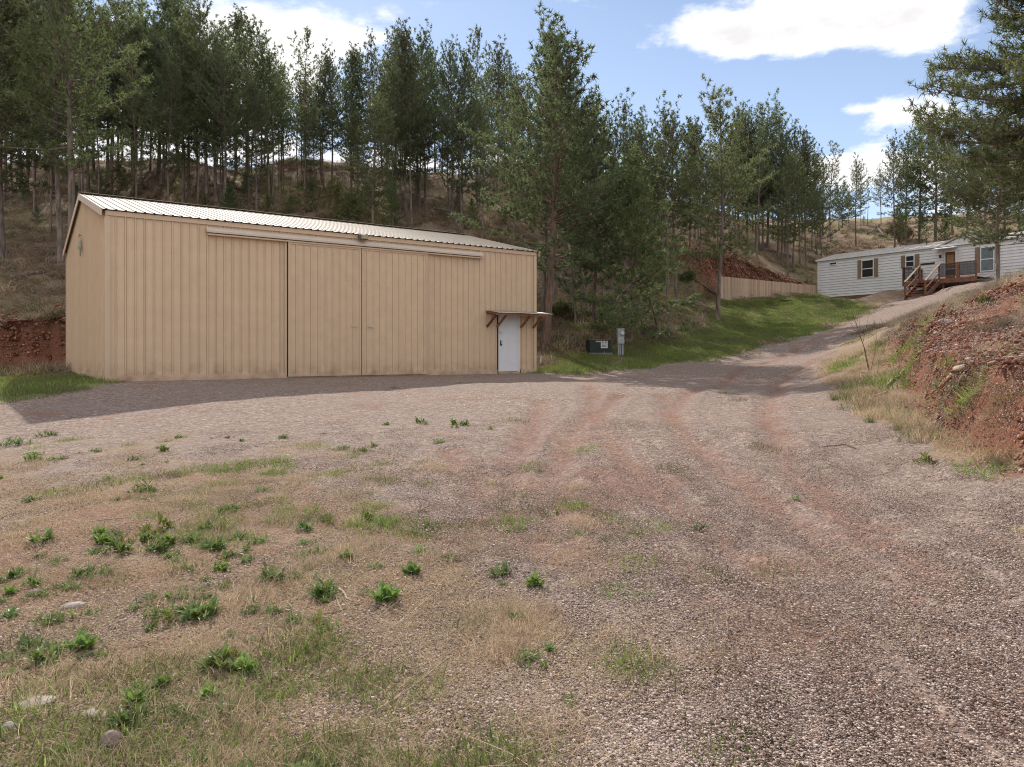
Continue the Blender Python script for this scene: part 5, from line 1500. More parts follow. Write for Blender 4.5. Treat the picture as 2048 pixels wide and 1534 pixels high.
X, Y = fan(3400, 2.4, 14); g, st, gr, rd, sh = cover(X, Y)
m = (rng.uniform(0, 1, len(X)) < g * .85 + st * .40) & ~sh & (rng.uniform(0, 1, len(X)) > rd * 1.1) & (rng.uniform(0, 1, len(X)) > sstep(7, 14, np.hypot(X, Y)))
scatter('gravel_stones', 'loose pinkish grey gravel stones on the near drive', 'gravel', X[m], Y[m], rng.uniform(.8, 1.25, m.sum()), .0, seed=1)
X, Y = fan(4200, 2.4, 19); g, st, gr, rd, sh = cover(X, Y)
s3, _ = poly_side(X, Y, BANK_FOOT)
m = (rng.uniform(0, 1, len(X)) < np.clip(st * 1.5 - .12, .0, .95)) & ~sh & (s3 < .2)
scatter('dead_grass_mat', 'matted dead straw grass on the left foreground', 'mat', X[m], Y[m], rng.uniform(.8, 1.3, m.sum()), .0, seed=2)
X, Y = fan(2600, 2.6, 21); g, st, gr, rd, sh = cover(X, Y)
s3, _ = poly_side(X, Y, BANK_FOOT); cl = fbm(X * 1.4, Y * 1.4, 71)
m = (rng.uniform(0, 1, len(X)) < 1.3 * st * sstep(.46, .62, cl)) & ~sh & (s3 < .2)
scatter('dry_grass_tufts', 'small dry grass tufts across the yard', 'tuft', X[m], Y[m], rng.uniform(.5, 1.15, m.sum()), .0, seed=3)
X, Y = fan(7500, 2.6, 24); g, st, gr, rd, sh = cover(X, Y); cl = fbm(X * .9, Y * .9, 72)
s3, _ = poly_side(X, Y, BANK_FOOT)
m = (rng.uniform(0, 1, len(X)) < st * .40 * sstep(.50, .66, cl) + .004) & ~sh & (s3 < .2)
scatter('green_sprigs', 'small green sprigs scattered in the dead grass', 'sprig', X[m], Y[m], rng.uniform(.35, 1.0, m.sum()), .0, seed=4)
X, Y = fan(420, 2.6, 10, 36); g, st, gr, rd, sh = cover(X, Y)
m = (rng.uniform(0, 1, len(X)) < st * .6)
scatter('dry_stems', 'long bleached dry stems lying in the dead grass', 'stem', X[m], Y[m], rng.uniform(.5, 1.0, m.sum()), .01, seed=5)
# lawn
def boxpts(n, x0, x1, y0, y1): return rng.uniform(x0, x1, n), rng.uniform(y0, y1, n)
X1, Y1 = boxpts(9000, 0, 28, 27, 61); X2, Y2 = boxpts(1500, -30, -9, 15, 30)
X, Y = np.concatenate([X1, X2]), np.concatenate([Y1, Y2]); g, st, gr, rd, sh = cover(X, Y)
m = (rng.uniform(0, 1, len(X)) < gr * 1.3) & ~sh & (g < .3)
scatter('lawn_grass', 'short green grass on the verge and lawn', 'lawn', X[m], Y[m], rng.uniform(.7, 1.4, m.sum()), .0, seed=6)
m = (rng.uniform(0, 1, len(X)) < st * .5) & ~sh & (g < .3) & (gr > .1)
scatter('lawn_straw', 'dry blades mixed into the lawn', 'lawndry', X[m], Y[m], rng.uniform(.7, 1.3, m.sum()), .0, seed=7)
# bank on the right
X, Y = boxpts(9000, 4, 34, 4, 34); s3, p3 = poly_side(X, Y, BANK_FOOT); g, st, gr, rd, sh = cover(X, Y)
dr = inside(X, Y, DRIVE_P)
onb = (s3 > -4.5) & ~dr & (X > 4.6)
keep = rng.uniform(0, 1, len(X)) < np.where(s3 < .1, .75, (1.0 - rd * .72)) * sstep(.36, .52, fbm(X * .8, Y * .8, 81) + .06) * np.where((p3 < 3.4) & (s3 > -.2) & (s3 < 1.1), .12, 1)
near = np.hypot(X, Y) < 40
m = onb & keep & (rng.uniform(0, 1, len(X)) < .40)
scatter('bank_dry_grass', 'tall dry bunch grass on the earth bank', 'bunch', X[m], Y[m], rng.uniform(.35, .75, m.sum()) * np.where(s3[m] < .2, .6, 1), .0, .5, seed=8)
m = onb & keep & (s3 > .5) & (rng.uniform(0, 1, len(X)) < np.where(s3 > 2.0, .75, .40))
scatter('bank_brush', 'grey tangled dry brush on the earth bank', 'brush', X[m], Y[m], rng.uniform(.35, .65, m.sum()), .0, .5, seed=9)
m = onb & (rng.uniform(0, 1, len(X)) < .05) & (fbm(X * .7, Y * .7, 82) > .5) & (s3 < 1.0)
scatter('bank_green_grass', 'green grass at the foot of the earth bank', 'sprig', X[m], Y[m], rng.uniform(1.0, 2.2, m.sum()), .0, .5, seed=10)
m = onb & (rd > .3) & (rng.uniform(0, 1, len(X)) < .35) & (s3 < 3)
scatter('bank_pebbles', 'pale pebbles in the red face of the bank', 'gravel', X[m], Y[m], rng.uniform(1.0, 2.2, m.sum()), .0, 1., seed=11)
X, Y = boxpts(9000, 4.6, 15, 5, 27); s3, p3 = poly_side(X, Y, BANK_FOOT); g, st, gr, rd, sh = cover(X, Y)
m = (s3 > -4.0) & (s3 < 2.5) & ~inside(X, Y, DRIVE_P) & (rng.uniform(0, 1, len(X)) < (.42 - .38 * rd) * sstep(.38, .58, fbm(X * 1.2, Y * 1.2, 85)))
scatter('bank_foot_grass', 'short dry grass tufts along the bank foot', 'tuft', X[m], Y[m], rng.uniform(1.0, 2.2, m.sum()), .0, .5, seed=15)
m = (s3 > -4.0) & (s3 < .8) & ~inside(X, Y, DRIVE_P) & (rng.uniform(0, 1, len(X)) < .10 * sstep(.48, .62, fbm(X * .9, Y * .9, 86)))
scatter('bank_foot_green', 'yellow-green grass along the bank foot', 'sprig', X[m], Y[m], rng.uniform(1.2, 2.4, m.sum()), .0, .5, seed=16)
X, Y = boxpts(6000, 4.6, 16, 4.5, 26); s3, p3 = poly_side(X, Y, BANK_FOOT); g, st, gr, rd, sh = cover(X, Y)
m = (s3 > .0) & (s3 < 3.2) & (rd > .4) & (rng.uniform(0, 1, len(X)) < .26)
scatter('bank_clods', 'crumbled red clods on the face of the bank', 'clod', X[m], Y[m], rng.uniform(.6, 1.5, m.sum()), .0, 1., seed=18)
X, Y = boxpts(3000, 12, 28, 50, 66); s2, d2 = side(X, Y, 14.6, 52.7, .808, .589)
m = (d2 > 1.0) & (d2 < 3.0) & (s2 > -.5) & (s2 < 14)
scatter('fence_cut_clods', 'crumbled red clods on the cut above the fence', 'clod', X[m], Y[m], rng.uniform(1.2, 2.6, m.sum()), .0, 1., seed=19)
X, Y = boxpts(3000, -34, -8, 18, 42); s1, d1 = side(X, Y, -18.2, 29.9, .812, .584)
m = (d1 > -.5) & (d1 < 1.0) & (s1 < 13)
scatter('cut_bank_stones', 'stones and clods in the red cut bank behind the shed', 'clod', X[m], Y[m], rng.uniform(1.0, 2.5, m.sum()), .0, 1., seed=17)
# forest floor
X, Y = fan(15000, 29, 104, 40); g, st, gr, rd, sh = cover(X, Y)
s1, d1 = side(X, Y, -18.2, 29.9, .812, .584); sx_, dx_ = side(X, Y, 24.75, 60, .53, -.848)
house = (sx_ > -.3) & (sx_ < 22) & (dx_ > -4.5) & (dx_ < 5)
ok = ~inside(X, Y, DRIVE_P) & ~inside(X, Y, LAWN) & ~sh & ~house & (Y < crest_y(X) + 3) & (rd < .5) & ~((X > 4) & (Y < 34))
m = ok & (rng.uniform(0, 1, len(X)) < .75)
scatter('forest_litter', 'brown twigs and needles covering the forest floor', 'litter', X[m], Y[m], rng.uniform(.6, 1.5, m.sum()), .0, seed=12)
m = ok & (rng.uniform(0, 1, len(X)) < .16 + .4 * sstep(.45, .65, fbm(X * .25, Y * .25, 91)))
scatter('hill_tufts', 'dry and olive grass tufts on the wooded hill', 'hilltuft', X[m], Y[m], rng.uniform(.6, 1.5, m.sum()), .0, seed=13)
X, Y = fan(900, 31, 45, 40); s1, d1 = side(X, Y, -18.2, 29.9, .812, .584)
m = (d1 > 1.0) & (d1 < 9) & (s1 < 12)
scatter('slope_dry_grass', 'grey dry grass on the slope above the cut left of the shed', 'bunch', X[m], Y[m], rng.uniform(.8, 1.5, m.sum()), .0, .6, seed=14)
# ------------------------------------------------------------------ single small things
def leafplant(seed, m=6, n=11, R_=.11, l=.075, w=.02, up=(.1, 1.2), mat=None, segs=4, lobes=.5):
    """a low weed: m little rosettes of n leaves spread over a disc of radius R_"""
    rg = random.Random(seed); k = MB(); sh = []
    for c in range(m):
        ra, rq = rg.uniform(0, 6.283), R_ * math.sqrt(rg.random()) * (0 if c == 0 else 1); c0 = Vector((math.cos(ra) * rq, math.sin(ra) * rq, 0))
        big = rg.uniform(.6, 1.25) * (1.25 - .5 * rq / R_); st_ = rg.uniform(0, .05) * big; base_s = rg.random()
        for i in range(int(n * rg.uniform(.6, 1.2))):
            a = rg.uniform(0, 6.283); th = rg.uniform(*up); L_ = l * rg.uniform(.5, 1.25) * big
            p = c0 + Vector((math.cos(a) * .006, math.sin(a) * .006, st_ * rg.random())); sd = Vector((-math.sin(a), math.cos(a), rg.uniform(-.4, .4))); vs = []
            s_ = min(1, max(0, base_s * .5 + rg.random() * .5)); ph = rg.random(); tw = rg.uniform(-.5, .5)
            for j in range(segs + 1):
                q = j / segs; t2 = th + q * rg.uniform(.4, 1.1)
                ww = w * big * (math.sin(math.pi * min(1, q * .85 + .12)) ** .8) * (1 + lobes * (rg.random() - .5) * 2) / 2
                vs += [p - sd * ww + Vector((0, 0, .3 * ww)), p.copy(), p + sd * ww + Vector((0, 0, .3 * ww))]
                p = p + Vector((math.cos(a + tw * q) * math.sin(t2), math.sin(a + tw * q) * math.sin(t2), math.cos(t2))) * (L_ / segs)
                if p.z < .004: p.z = .004
            fs = []
            for j in range(segs): b = j * 3; fs += [(b, b + 1, b + 4, b + 3), (b + 1, b + 2, b + 5, b + 4)]
            k.add(vs, fs); sh += [s_] * len(vs)
    me = k.mesh('leaves'); at = me.attributes.new('shade', 'FLOAT', 'POINT'); at.data.foreach_set('value', sh)
    me.materials.append(mat or M_WEED); return me


M_WEED_Y = leafmat('yellowing_weed_leaf', (.10, .14, .035), (.30, .30, .09), trans=.4, cc=(.45, .38, .2))
WV = [leafplant(1, 8, 11, .11, .085, .020), leafplant(2, 12, 10, .12, .06, .013), leafplant(3, 18, 12, .12, .045, .007, lobes=.2), leafplant(4, 7, 13, .06, .10, .030, (.05, .9), M_WEED_L),
      leafplant(5, 9, 12, .10, .055, .012, mat=M_WEED_Y), leafplant(6, 5, 12, .10, .09, .022, (.4, 1.3)), leafplant(7, 26, 11, .12, .032, .007, lobes=.2)]
_weeds = [  # photo column, row of the foot, width in photo pixels, kind, words
    (283, 985, 72, 1, 'dark green leafy weed clump alone on gravel in front of the shed'),
    (770, 1205, 62, 3, 'tall broad-leaved green weed in the centre foreground'),
    (1073, 1172, 42, 3, 'small bright leafy weed alone on gravel right of the tall broad-leaved one'),
    (1135, 1405, 52, 1, 'green weed alone at the edge of the bare gravel, lower middle'),
    (85, 1085, 66, 0, 'leafy weed near the left edge above the red soil patch'),
    (242, 1452, 66, 0, 'serrated green weed right behind the round grey rock'),
    (300, 1405, 60, 5, 'broad green weed just above right of the weed by the grey rock'),
    (405, 1232, 88, 0, 'large bright green weed left of centre foreground'),
    (365, 1200, 60, 1, 'leafy weed touching the large bright green one on its upper left'),
    (615, 1490, 46, 4, 'ferny green weed close to the bottom edge, middle left'),
    (645, 1260, 70, 1, 'dark flat weed below the dry forked branch'),
    (855, 1058, 70, 6, 'low dark green grassy patch in the middle of the yard'),
    (845, 1105, 60, 6, 'low grassy patch just below the dark one in the middle of the yard'),
    (520, 1318, 48, 5, 'weed at the edge of the red soil, middle left foreground'),
    (130, 1505, 50, 0, 'weed in the bottom left corner of the foreground'),
    (180, 1150, 90, 2, 'wide pale weed patch left of the long dry stems'),
    (240, 1105, 74, 0, 'dark leafy weed between the long dry stems'),
    (320, 1062, 80, 4, 'light green weed patch above the long dry stems'),
    (425, 1100, 64, 0, 'bright rosette weed right of the long dry stems'),
    (375, 1140, 66, 1, 'dense dark weed below the bright rosette weed'),
    (612, 1088, 40, 6, 'small round weed beside bare red soil in the middle left'),
    (635, 1160, 40, 5, 'single weed left of the tall broad-leaved one'),
    (900, 1120, 56, 2, 'feathery green weed right of the centre grassy patches'),
    (822, 1150, 42, 3, 'upright weed just above right of the tall broad-leaved one'),
    (95, 1302, 66, 5, 'leafy weed at the left edge above the flat white stone'),
    (60, 1450, 56, 2, 'fine-leaved weed below the flat white stone'),
    (655, 1035, 34, 6, 'small green tuft on gravel, middle of the yard'),
    (470, 1018, 26, 0, 'tiny dark upright weed on gravel in the middle left'),
    (1085, 1338, 30, 4, 'small yellowish weed above the lone weed at the gravel edge'),
    (725, 902, 34, 6, 'tiny green patch on gravel in front of the sliding doors'),
    (880, 886, 30, 6, 'tiny green patch on gravel in front of the right sliding door'),
    (25, 890, 70, 2, 'green clump at the left edge where the shed shadow ends'),
    (95, 872, 50, 2, 'pale green clump at the left beside the shed shadow edge'),
    (450, 1060, 50, 4, 'pale weed above right of the bright rosette weed'),
    (505, 1200, 36, 5, 'small weed right of the large bright green one'),
    (365, 1496, 46, 4, 'yellow-green weed at the bottom edge, left of middle'),
    (215, 960, 44, 2, 'thin green clump left of the dark leafy clump'),
    (135, 1180, 60, 1, 'weed beside the pale flat rock, left foreground'),
    (1850, 925, 50, 4, 'green weed at the foot of the red bank face'),
    (1715, 1000, 0, 4, ''),
]
for i, (u, v, wpx, k_, lab) in enumerate(_weeds):
    if not wpx: continue
    x, y, z = hit(u, v); wid = wpx / F * y
    base = (.30, .29, .28, .20, .26, .28, .26)[k_]
    e = empty('weed_plant', (x, y, z - .003), i * 1.7, lab, 'weed', 'green weeds in the yard'); s = wid / base * 1.12; e.scale = (s, s, s * 1.0)
    mobj('leaves', WV[k_], None, e)


wc = [me.copy() for me in WV]
for me in wc: SRC.setdefault('smallweed', bpy.data.collections.new('source_smallweed')).objects.link(bpy.data.objects.new('smallweed_%d' % len(SRC['smallweed'].objects), me))
X, Y = fan(2600, 2.7, 13, 37); g, st, gr, rd, sh = cover(X, Y)
wd = idw(X, Y, np.array([(*hit(u, v)[:2], w) for u, v, w in ((250, 1150, 1), (120, 1250, .8), (400, 1200, .9), (300, 1420, .7), (100, 1480, .6), (600, 1450, .35), (700, 1200, .3), (700, 1000, .08), (1000, 1400, .3), (1300, 1300, .0), (1600, 1200, 0),
                                                          (500, 950, .1), (200, 930, .3), (30, 900, .6), (900, 1100, .15), (1200, 1500, .12), (1800, 1400, 0), (1500, 900, 0), (400, 1000, .3), (480, 1330, .5))]))
m = (rng.uniform(0, 1, len(X)) < np.clip(wd - .14, 0, 1) * 1.2 * sstep(.38, .62, fbm(X * 1.5, Y * 1.5, 75)) * 1.1)
scatter('small_weeds', 'many small green weeds among the dead grass', 'smallweed', X[m], Y[m], rng.uniform(.3, .95, m.sum()), .0, seed=21)


def rock(seed, size, sc, mat, name, label, u, v, sink=.25, cat='rock', group=None, rz=0):
    rg = random.Random(seed); me = bpy.data.meshes.new(name)
    import bmesh
    bm = bmesh.new(); bmesh.ops.create_icosphere(bm, subdivisions=3, radius=1)
    off = Vector((rg.uniform(0, 50),) * 3)
    from mathutils import noise as mn
    for w in bm.verts:
        d = w.co.normalized(); f = 1 + .28 * mn.noise(d * 1.1 + off) + .10 * mn.noise(d * 3 + off) + .03 * mn.noise(d * 9 + off)
        w.co = Vector((d.x * sc[0], d.y * sc[1], d.z * sc[2])) * f * size
    bm.to_mesh(me); bm.free()
    x, y, z = hit(u, v); o = mobj(name, me, mat, None, (x, y, z + sc[2] * size * (1 - 2 * sink))); o.rotation_euler = (rg.uniform(-.2, .2), rg.uniform(-.2, .2), rz)
    tag(o, label, cat, group); return o


M_ROCK = pmat('pinkish_grey_rock', (.20, .145, .125), .9, .25, 9, bump=.6, bscale=22, col2=(.31, .24, .215))
M_ROCKW = pmat('pale_limestone', (.30, .25, .21), .9, .2, 8, bump=.5, bscale=20, col2=(.48, .43, .38))
rock(1, .045, (.95, .7, 1.0), M_ROCK, 'rock', 'round pinkish grey rock standing below the serrated weed, bottom left', 225, 1497, .2)
rock(2, .075, (1.3, .6, .22), M_ROCKW, 'rock', 'flat white stone near the bottom left corner', 62, 1412, .3, rz=.3)
rock(3, .06, (1.2, .6, .4), M_ROCKW, 'rock', 'pale elongated rock between the left foreground weeds', 143, 1216, .3, rz=.6)
rock(4, .022, (1, .8, .7), M_ROCKW, 'rock', 'small white stone on the drive in the middle of the yard', 941, 1043, .2)
rock(5, .06, (1.2, .8, .3), M_ROCKW, 'rock', 'pale flat stone in red soil right above the round rock', 198, 1432, .3)
rock(6, .03, (1.1, .7, .6), M_ROCKW, 'rock', 'tiny pale stone at the left below the flat white stone', 17, 1458, .2)
rock(7, .035, (1.1, .8, .7), M_ROCK, 'rock', 'small pink stone beside the pale elongated rock', 72, 1190, .2)
for i, (u, v, s_, lab) in enumerate(((1892, 648, .20, 'largest white rock chunk high on the red bank face'), (1873, 668, .12, 'white rock fragment just left below the largest white chunk'),
                                     (1826, 722, .10, 'white stone in the middle of the pebbly bank slope'), (1872, 770, .09, 'pale stone low on the red bank above the foot'),
                                     (1872, 848, .10, 'grey stone at the foot of the bank beside green grass'), (1750, 762, .08, 'pale stone beside the driftwood on the bank foot'))):
    rock(20 + i, s_ * .6, (1.2, .7, .6), M_ROCKW, 'rock', lab, u, v, .3, rz=i)


def on_ground(pts, lift=.01):
    out = []
    for (u, v, *h) in pts:
        x, y, z = hit(u, v); out.append((x, y, z + lift + (h[0] if h else 0)))
    return out


def stick(name, label, branches, mat, cat='branch', group='dead sticks on the ground', n=6):
    """branches: list of (pixel path, radius start, radius end); the first is the main one"""
    P0 = Vector(on_ground(branches[0][0][:1])[0]); e = empty(name, P0, 0, label, cat, group)
    for i, (pth, r0, r1) in enumerate(branches):
        pts = [Vector(p) for p in on_ground(pth, r0)]
        # smooth
        q = []
        for a in range(len(pts) - 1):
            for t in (0, .33, .66): q.append(pts[a].lerp(pts[a + 1], t) + Vector((random.Random(a * 7 + i).uniform(-.3, .3) * r0 * 3,) * 2 + (0,)) * (t > 0))
        q.append(pts[-1]); R_ = [r0 + (r1 - r0) * j / (len(q) - 1) for j in range(len(q))]
        k = MB(); k.tube([p - P0 for p in q], R_, n); k.build('stem' if i == 0 else 'twig', mat, e, smooth=True)
    return e


M_STICK = pmat('bleached_stick', (.34, .26, .18), .9, .2, 20, bump=.3, bscale=60, col2=(.52, .43, .33))
M_STICKD = pmat('dark_stick', (.10, .07, .05), .9, .3, 20, bump=.3, bscale=60)
stick('dead_branch', 'forked pale dead branch lying in the middle foreground', [([(745, 1428), (800, 1395), (845, 1362), (895, 1318)], .007, .003), ([(775, 1405), (790, 1430), (828, 1458)], .006, .003), ([(845, 1362), (862, 1335), (858, 1322)], .004, .002)], M_STICK)
stick('dead_branch', 'long pale curved stem lying along the bottom edge, middle left', [([(600, 1532), (690, 1512), (740, 1500), (786, 1480)], .006, .004)], M_STICK)
stick('dead_branch', 'dark twig lying across gravel near the bottom edge', [([(1190, 1532), (1215, 1528), (1260, 1530), (1290, 1532)], .004, .002)], M_STICKD)
stick('dead_branch', 'tangled pale branch curling below the tall broad-leaved weed', [([(650, 1172), (672, 1195), (682, 1220), (690, 1225)], .006, .003), ([(650, 1175), (645, 1190), (655, 1212)], .004, .002), ([(678, 1180), (692, 1198), (705, 1205)], .009, .006)], M_STICK)
stick('dead_branch', 'dark stick lying beside the tangled pale branch', [([(635, 1232), (665, 1228), (700, 1218), (728, 1205)], .006, .003)], M_STICKD)
stick('dead_branch', 'thin dry stem arching left of the large bright weed', [([(60, 1340), (90, 1325), (135, 1298), (100, 1280)], .004, .002)], M_STICK)
stick('dead_branch', 'longest bleached stem lying between the left foreground weeds', [([(150, 1048), (205, 1040), (270, 1034), (330, 1028)], .004, .002), ([(170, 1060), (240, 1048), (300, 1040)], .003, .002)], M_STICK)
stick('dead_branch', 'pale stem running down left over the weeds at the left', [([(110, 1238), (140, 1208), (155, 1180), (160, 1160)], .004, .002)], M_STICK)
stick('dead_branch', 'bleached double stem near the right end of the weeds', [([(452, 1435), (458, 1400), (478, 1352), (485, 1335)], .005, .003), ([(462, 1395), (500, 1370), (520, 1340)], .003, .002)], M_STICK)
stick('dead_branch', 'dark stick lying on the gravel drive below the bank', [([(1625, 895), (1660, 893), (1690, 890), (1712, 898)], .008, .004)], M_STICKD)
M_DRIFT = pmat('pale_driftwood', (.36, .28, .21), .9, .2, 12, bump=.5, bscale=30, col2=(.50, .42, .34))
stick('driftwood_branch', 'curved pale driftwood branch lying on the bank foot', [([(1770, 778), (1785, 762), (1800, 755), (1808, 742)], .035, .02), ([(1785, 762), (1768, 765)], .015, .008)], M_DRIFT)
stick('tree_root', 'pale root poking out of the red bank face', [([(1895, 768, .05), (1912, 760, .12), (1932, 757, .12)], .03, .05), ([(1900, 790), (1915, 778, .05), (1925, 770, .1)], .012, .02)], M_DRIFT)
stick('driftwood_branch', 'small bleached wood pieces at the lower bank foot', [([(1745, 795), (1762, 790), (1775, 785)], .025, .015), ([(1748, 802), (1760, 798)], .015, .01)], M_DRIFT)
stick('fallen_log', 'grey fallen log on the slope left of the shed', [([(30, 503), (55, 492), (78, 477)], .06, .04)], M_DEADW, 'log', 'fallen logs on the slopes')
stick('fallen_log', 'long thin fallen trunk crossing the slope left of the shed', [([(5, 458), (50, 472), (100, 490)], .05, .03)], M_DEADW, 'log', 'fallen logs on the slopes')
stick('fallen_log', 'pale log lying in the grass by the red cut', [([(1388, 562), (1410, 575), (1430, 590)], .10, .06)], M_DEADW, 'log', 'fallen logs on the slopes')
stick('fallen_log', 'thin pole lying against the red cut above the fence', [([(1462, 515, .1), (1478, 535, .2), (1495, 560, .4)], .06, .04)], M_DEADW, 'log', 'fallen logs on the slopes')
stick('fallen_log', 'bleached dead log on the dry hill behind the house', [([(1735, 475, .3), (1755, 468, .6), (1772, 480, .1)], .14, .08), ([(1755, 468, .6), (1745, 452, .9)], .06, .03)], M_DEADW, 'log', 'fallen logs on the slopes')
stick('dead_branch', 'long dead branch arching over the ground left of the lone lawn pine', [([(1307, 632), (1320, 618, .05), (1360, 617, .5), (1395, 622, .5), (1428, 631, .3)], .05, .03)], M_DEADW, 'branch', 'fallen logs on the slopes')
x, y, z = hit(1318, 668); e = empty('leaning_pole', (x, y, z), 0, 'thin dead trunk leaning left in front of the thicket', 'dead tree')
k = MB(); k.tube([(0, 0, -.1), (-.25, 0, 1.0), (-.6, .1, 2.2), (-.75, .1, 2.8)], [.045, .04, .03, .012], 6); k.build('trunk', M_STICKD, e, smooth=True)
k = MB(); k.tube([(-.35, 0, 1.4), (-.15, 0, 1.9)], [.02, .006], 5); k.build('branch', M_STICKD, e, smooth=True)
x, y, z = hit(1208, 640); e = empty('leaning_pole', (x, y, z), 0, 'grey dead trunk leaning right among the thicket pines', 'dead tree')
k = MB(); k.tube([(0, 0, -.1), (.9, .2, 1.3), (1.9, .3, 2.4), (2.6, .4, 3.1)], [.09, .08, .05, .02], 6); k.build('trunk', M_DEADW, e, smooth=True)

for i, (a_, b_, lab) in enumerate((((150, 418), (205, 398), 'weathered log lying on the slope over the shed gable'), ((470, 392), (520, 402), 'dark log lying on the slope over the track cover'),
                                   ((622, 402), (676, 392), 'log lying below the ridge over the left sliding door'), ((868, 420), (920, 432), 'pale log on the slope over the roof right half'),
                                   ((1120, 560), (1165, 572), 'fallen trunk lying low in the thicket'), ((1395, 560), (1330, 545), 'fallen trunk lying behind the dark juniper bush'),
                                   ((20, 560), (90, 548), 'thin log lying above the cut left of the shed'), ((1520, 500), (1580, 512), 'fallen trunk on the slope above the plank fence'))):
    stick('fallen_log', lab, [([a_, ((a_[0] + b_[0]) / 2, (a_[1] + b_[1]) / 2 - 2), b_], .13, .08)], M_DEADW if i % 2 else M_BARK, 'log', 'fallen logs on the slopes')

# stumps
def stump(name, label, u, v, r, h, mat_top, tilt=(0, 0)):
    x, y, z = hit(u, v); e = empty(name, (x, y, z - .05), 0, label, 'stump'); e.rotation_euler = (tilt[0], tilt[1], .4)
    k = MB(); n = 18; rg = random.Random(u); pr = [r * rg.uniform(.88, 1.12) for _ in range(n)]
    vs = []
    for (zz, f) in ((-.1, 1.35), (h * .3, 1.1), (h, 1.0)):
        vs += [(math.cos(i * 2 * math.pi / n) * pr[i] * f, math.sin(i * 2 * math.pi / n) * pr[i] * f, zz) for i in range(n)]
    k.add(vs, [(j * n + i, j * n + (i + 1) % n, (j + 1) * n + (i + 1) % n, (j + 1) * n + i) for j in range(2) for i in range(n)]); k.build('bark', M_BARK, e)
    k = MB(); k.add([(math.cos(i * 2 * math.pi / n) * pr[i] * .97, math.sin(i * 2 * math.pi / n) * pr[i] * .97, h + .004) for i in range(n)] + [(0, 0, h + .012)], [(i, (i + 1) % n, n) for i in range(n)]); k.build('cut_face', mat_top, e)


stump('tree_stump', 'dark old stump at the bank foot below the bare sapling', 1742, 752, .24, .14, pmat('grey_cut', (.16, .12, .10), .9))
stump('tree_stump', 'pale cut stump high in the dry brush at the right edge', 2018, 722, .15, .10, pmat('pale_cut', (.36, .33, .30), .9, .2, 14), (.35, -.1))

# bare sapling on the bank foot
x, y, z = hit(1738, 745); e = empty('bare_sapling', (x, y, z), 0, 'leafless reddish sapling with thin forked stems beside the drive', 'sapling')
M_SAP = pmat('red_twig', (.13, .06, .045), .8, .3, 9)
s = y / F
def sp(du, dv, d=0): return (du * s, d, dv * s)
for i, (pth, r0, r1) in enumerate((([sp(0, 0), sp(-10, 50), sp(-25, 95), sp(-38, 135), sp(-46, 160)], .016, .005), ([sp(2, 0), sp(-4, 45, .1), sp(-16, 80, .1), sp(-12, 120, .15)], .012, .004),
                                   ([sp(-16, 68), sp(-45, 110), sp(-72, 140)], .008, .003), ([sp(-12, 60), sp(-2, 90, .1), sp(4, 118, .1)], .008, .003), ([sp(-25, 95), sp(-20, 120), sp(-16, 145)], .006, .002), ([sp(3, 0), sp(12, 40), sp(16, 85), sp(14, 100)], .009, .003))):
    k = MB(); k.tube(pth, [.6 * (r0 + (r1 - r0) * j / (len(pth) - 1)) for j in range(len(pth))], 5); k.build('stem', M_SAP, e, smooth=True)


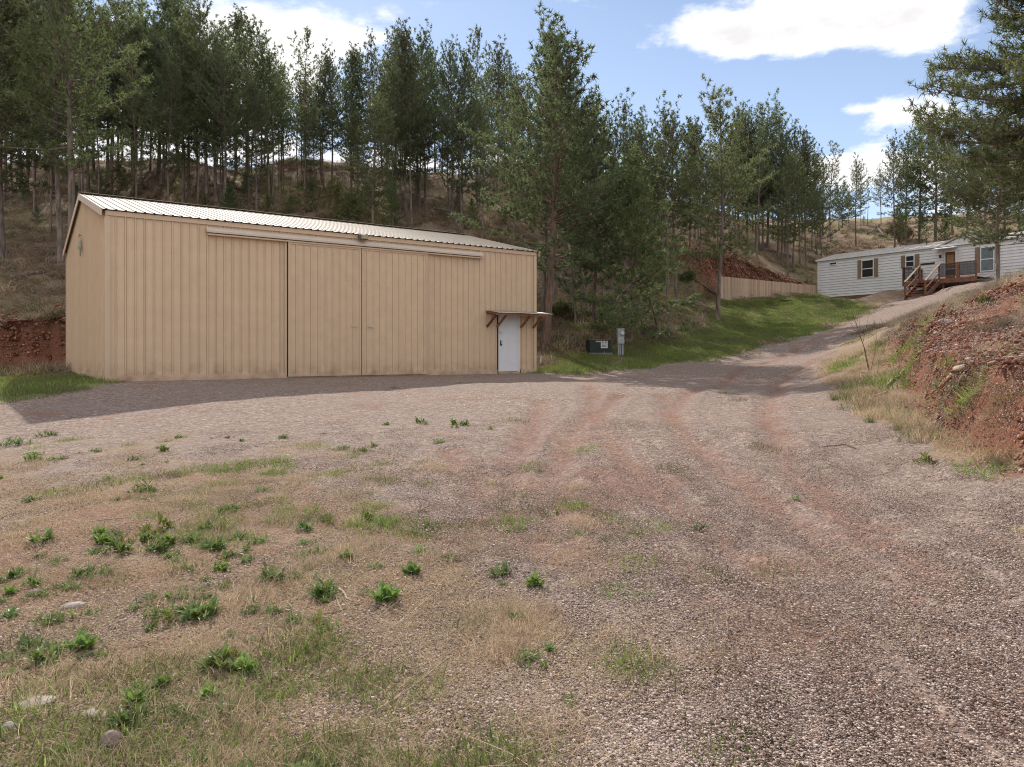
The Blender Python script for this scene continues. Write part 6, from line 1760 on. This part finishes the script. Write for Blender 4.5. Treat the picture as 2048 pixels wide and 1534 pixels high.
# green bush below the red cut, brush by the shed corner, shrubs on the bank
def bush(name, label, u, v, wpx, hpx, mat, seed, n=1500, cat='bush', group=None, leaf=.09):
    x, y, z = hit(u, v); s = y / F; rg = np.random.default_rng(seed); R_, Hh = wpx * s / 2, hpx * s
    e = empty(name, (x, y, z), 0, label, cat, group)
    tb = TB(); pos, ax_ = [], []
    for i in range(26):
        a = rg.uniform(0, 6.28); q = rg.uniform(.2, 1); d = np.array([math.cos(a) * R_ * q, math.sin(a) * R_ * q, Hh * rg.uniform(.6, 1) * (1 - .45 * q * q)])
        P = np.array([[0, 0, -.05], d * [.4, .4, .55], d]); tb.tube(P, [.02 * Hh, .012 * Hh, .005], 4)
        for j in range(int(n / 26 / 8)):
            f = rg.uniform(.35, 1.02); pos.append(P[1] * (1 - f) + P[2] * f + rg.normal(0, .10 * R_, 3)); ax_.append(d / np.linalg.norm(d) + rg.normal(0, .4, 3))
    tb_me = tb.mesh('stems'); tb_me.materials.append(M_BARK); mobj('stems', tb_me, None, e)
    V, T_, sh = needles(np.array(pos), np.array(ax_), rg, 8, leaf * 1.6, leaf * .28); me = fast_mesh('foliage', V, [T_], False, {'shade': sh}); me.materials.append(mat); mobj('foliage', me, None, e)


bush('juniper_bush', 'dense green juniper bush under the pines left of the red cut', 1376, 566, 42, 26, M_NEEDLE_L, 1, 3600, leaf=.14)
bush('juniper_bush', 'yellow-green small shrub among dry brush on top of the bank', 1968, 610, 30, 24, leafmat('yellow_green', (.14, .14, .04), (.30, .30, .09)), 2, 1600, leaf=.05)
bush('brush_pile', 'olive leafy brush at the foot of the pines right of the shed door', 1125, 640, 60, 40, M_GRASS_O, 3, 2600, leaf=.12)
bush('brush_pile', 'grey dry shrub left of the juniper behind the lone stems', 1300, 672, 50, 22, M_STRAW_G, 4, 1800, leaf=.12)
bush('brush_pile', 'dark bare scrub on the dry hill behind the house roof', 1800, 488, 60, 45, M_LITTER, 5, 2600, leaf=.3)
for i, (u, v, w, h, lab) in enumerate(((1800, 860, 46, 26, 'green grass clump at the bank foot beside the drive, lowest one'), (1668, 800, 22, 20, 'small green tuft at the inner bend of the drive'),
                                       (1700, 795, 26, 22, 'green tuft right of the one at the drive bend'), (1740, 845, 36, 26, 'green clump on the bank foot above the drive edge'),
                                       (1760, 690, 34, 22, 'yellow-green tuft beside the bare sapling stems'), (1728, 820, 30, 22, 'olive tuft below the dark old stump'))):
    x, y, z = hit(u, v); o = mobj('grass_clump', SRC['bunch'].objects[i % 4].data.copy(), None, None, (x, y, z)); o.data.materials.clear(); o.data.materials.append(M_GRASS_O)
    s = w / F * y / .55; o.scale = (s, s, s * .8); tag(o, lab, 'grass clump', 'green clumps at the bank foot')
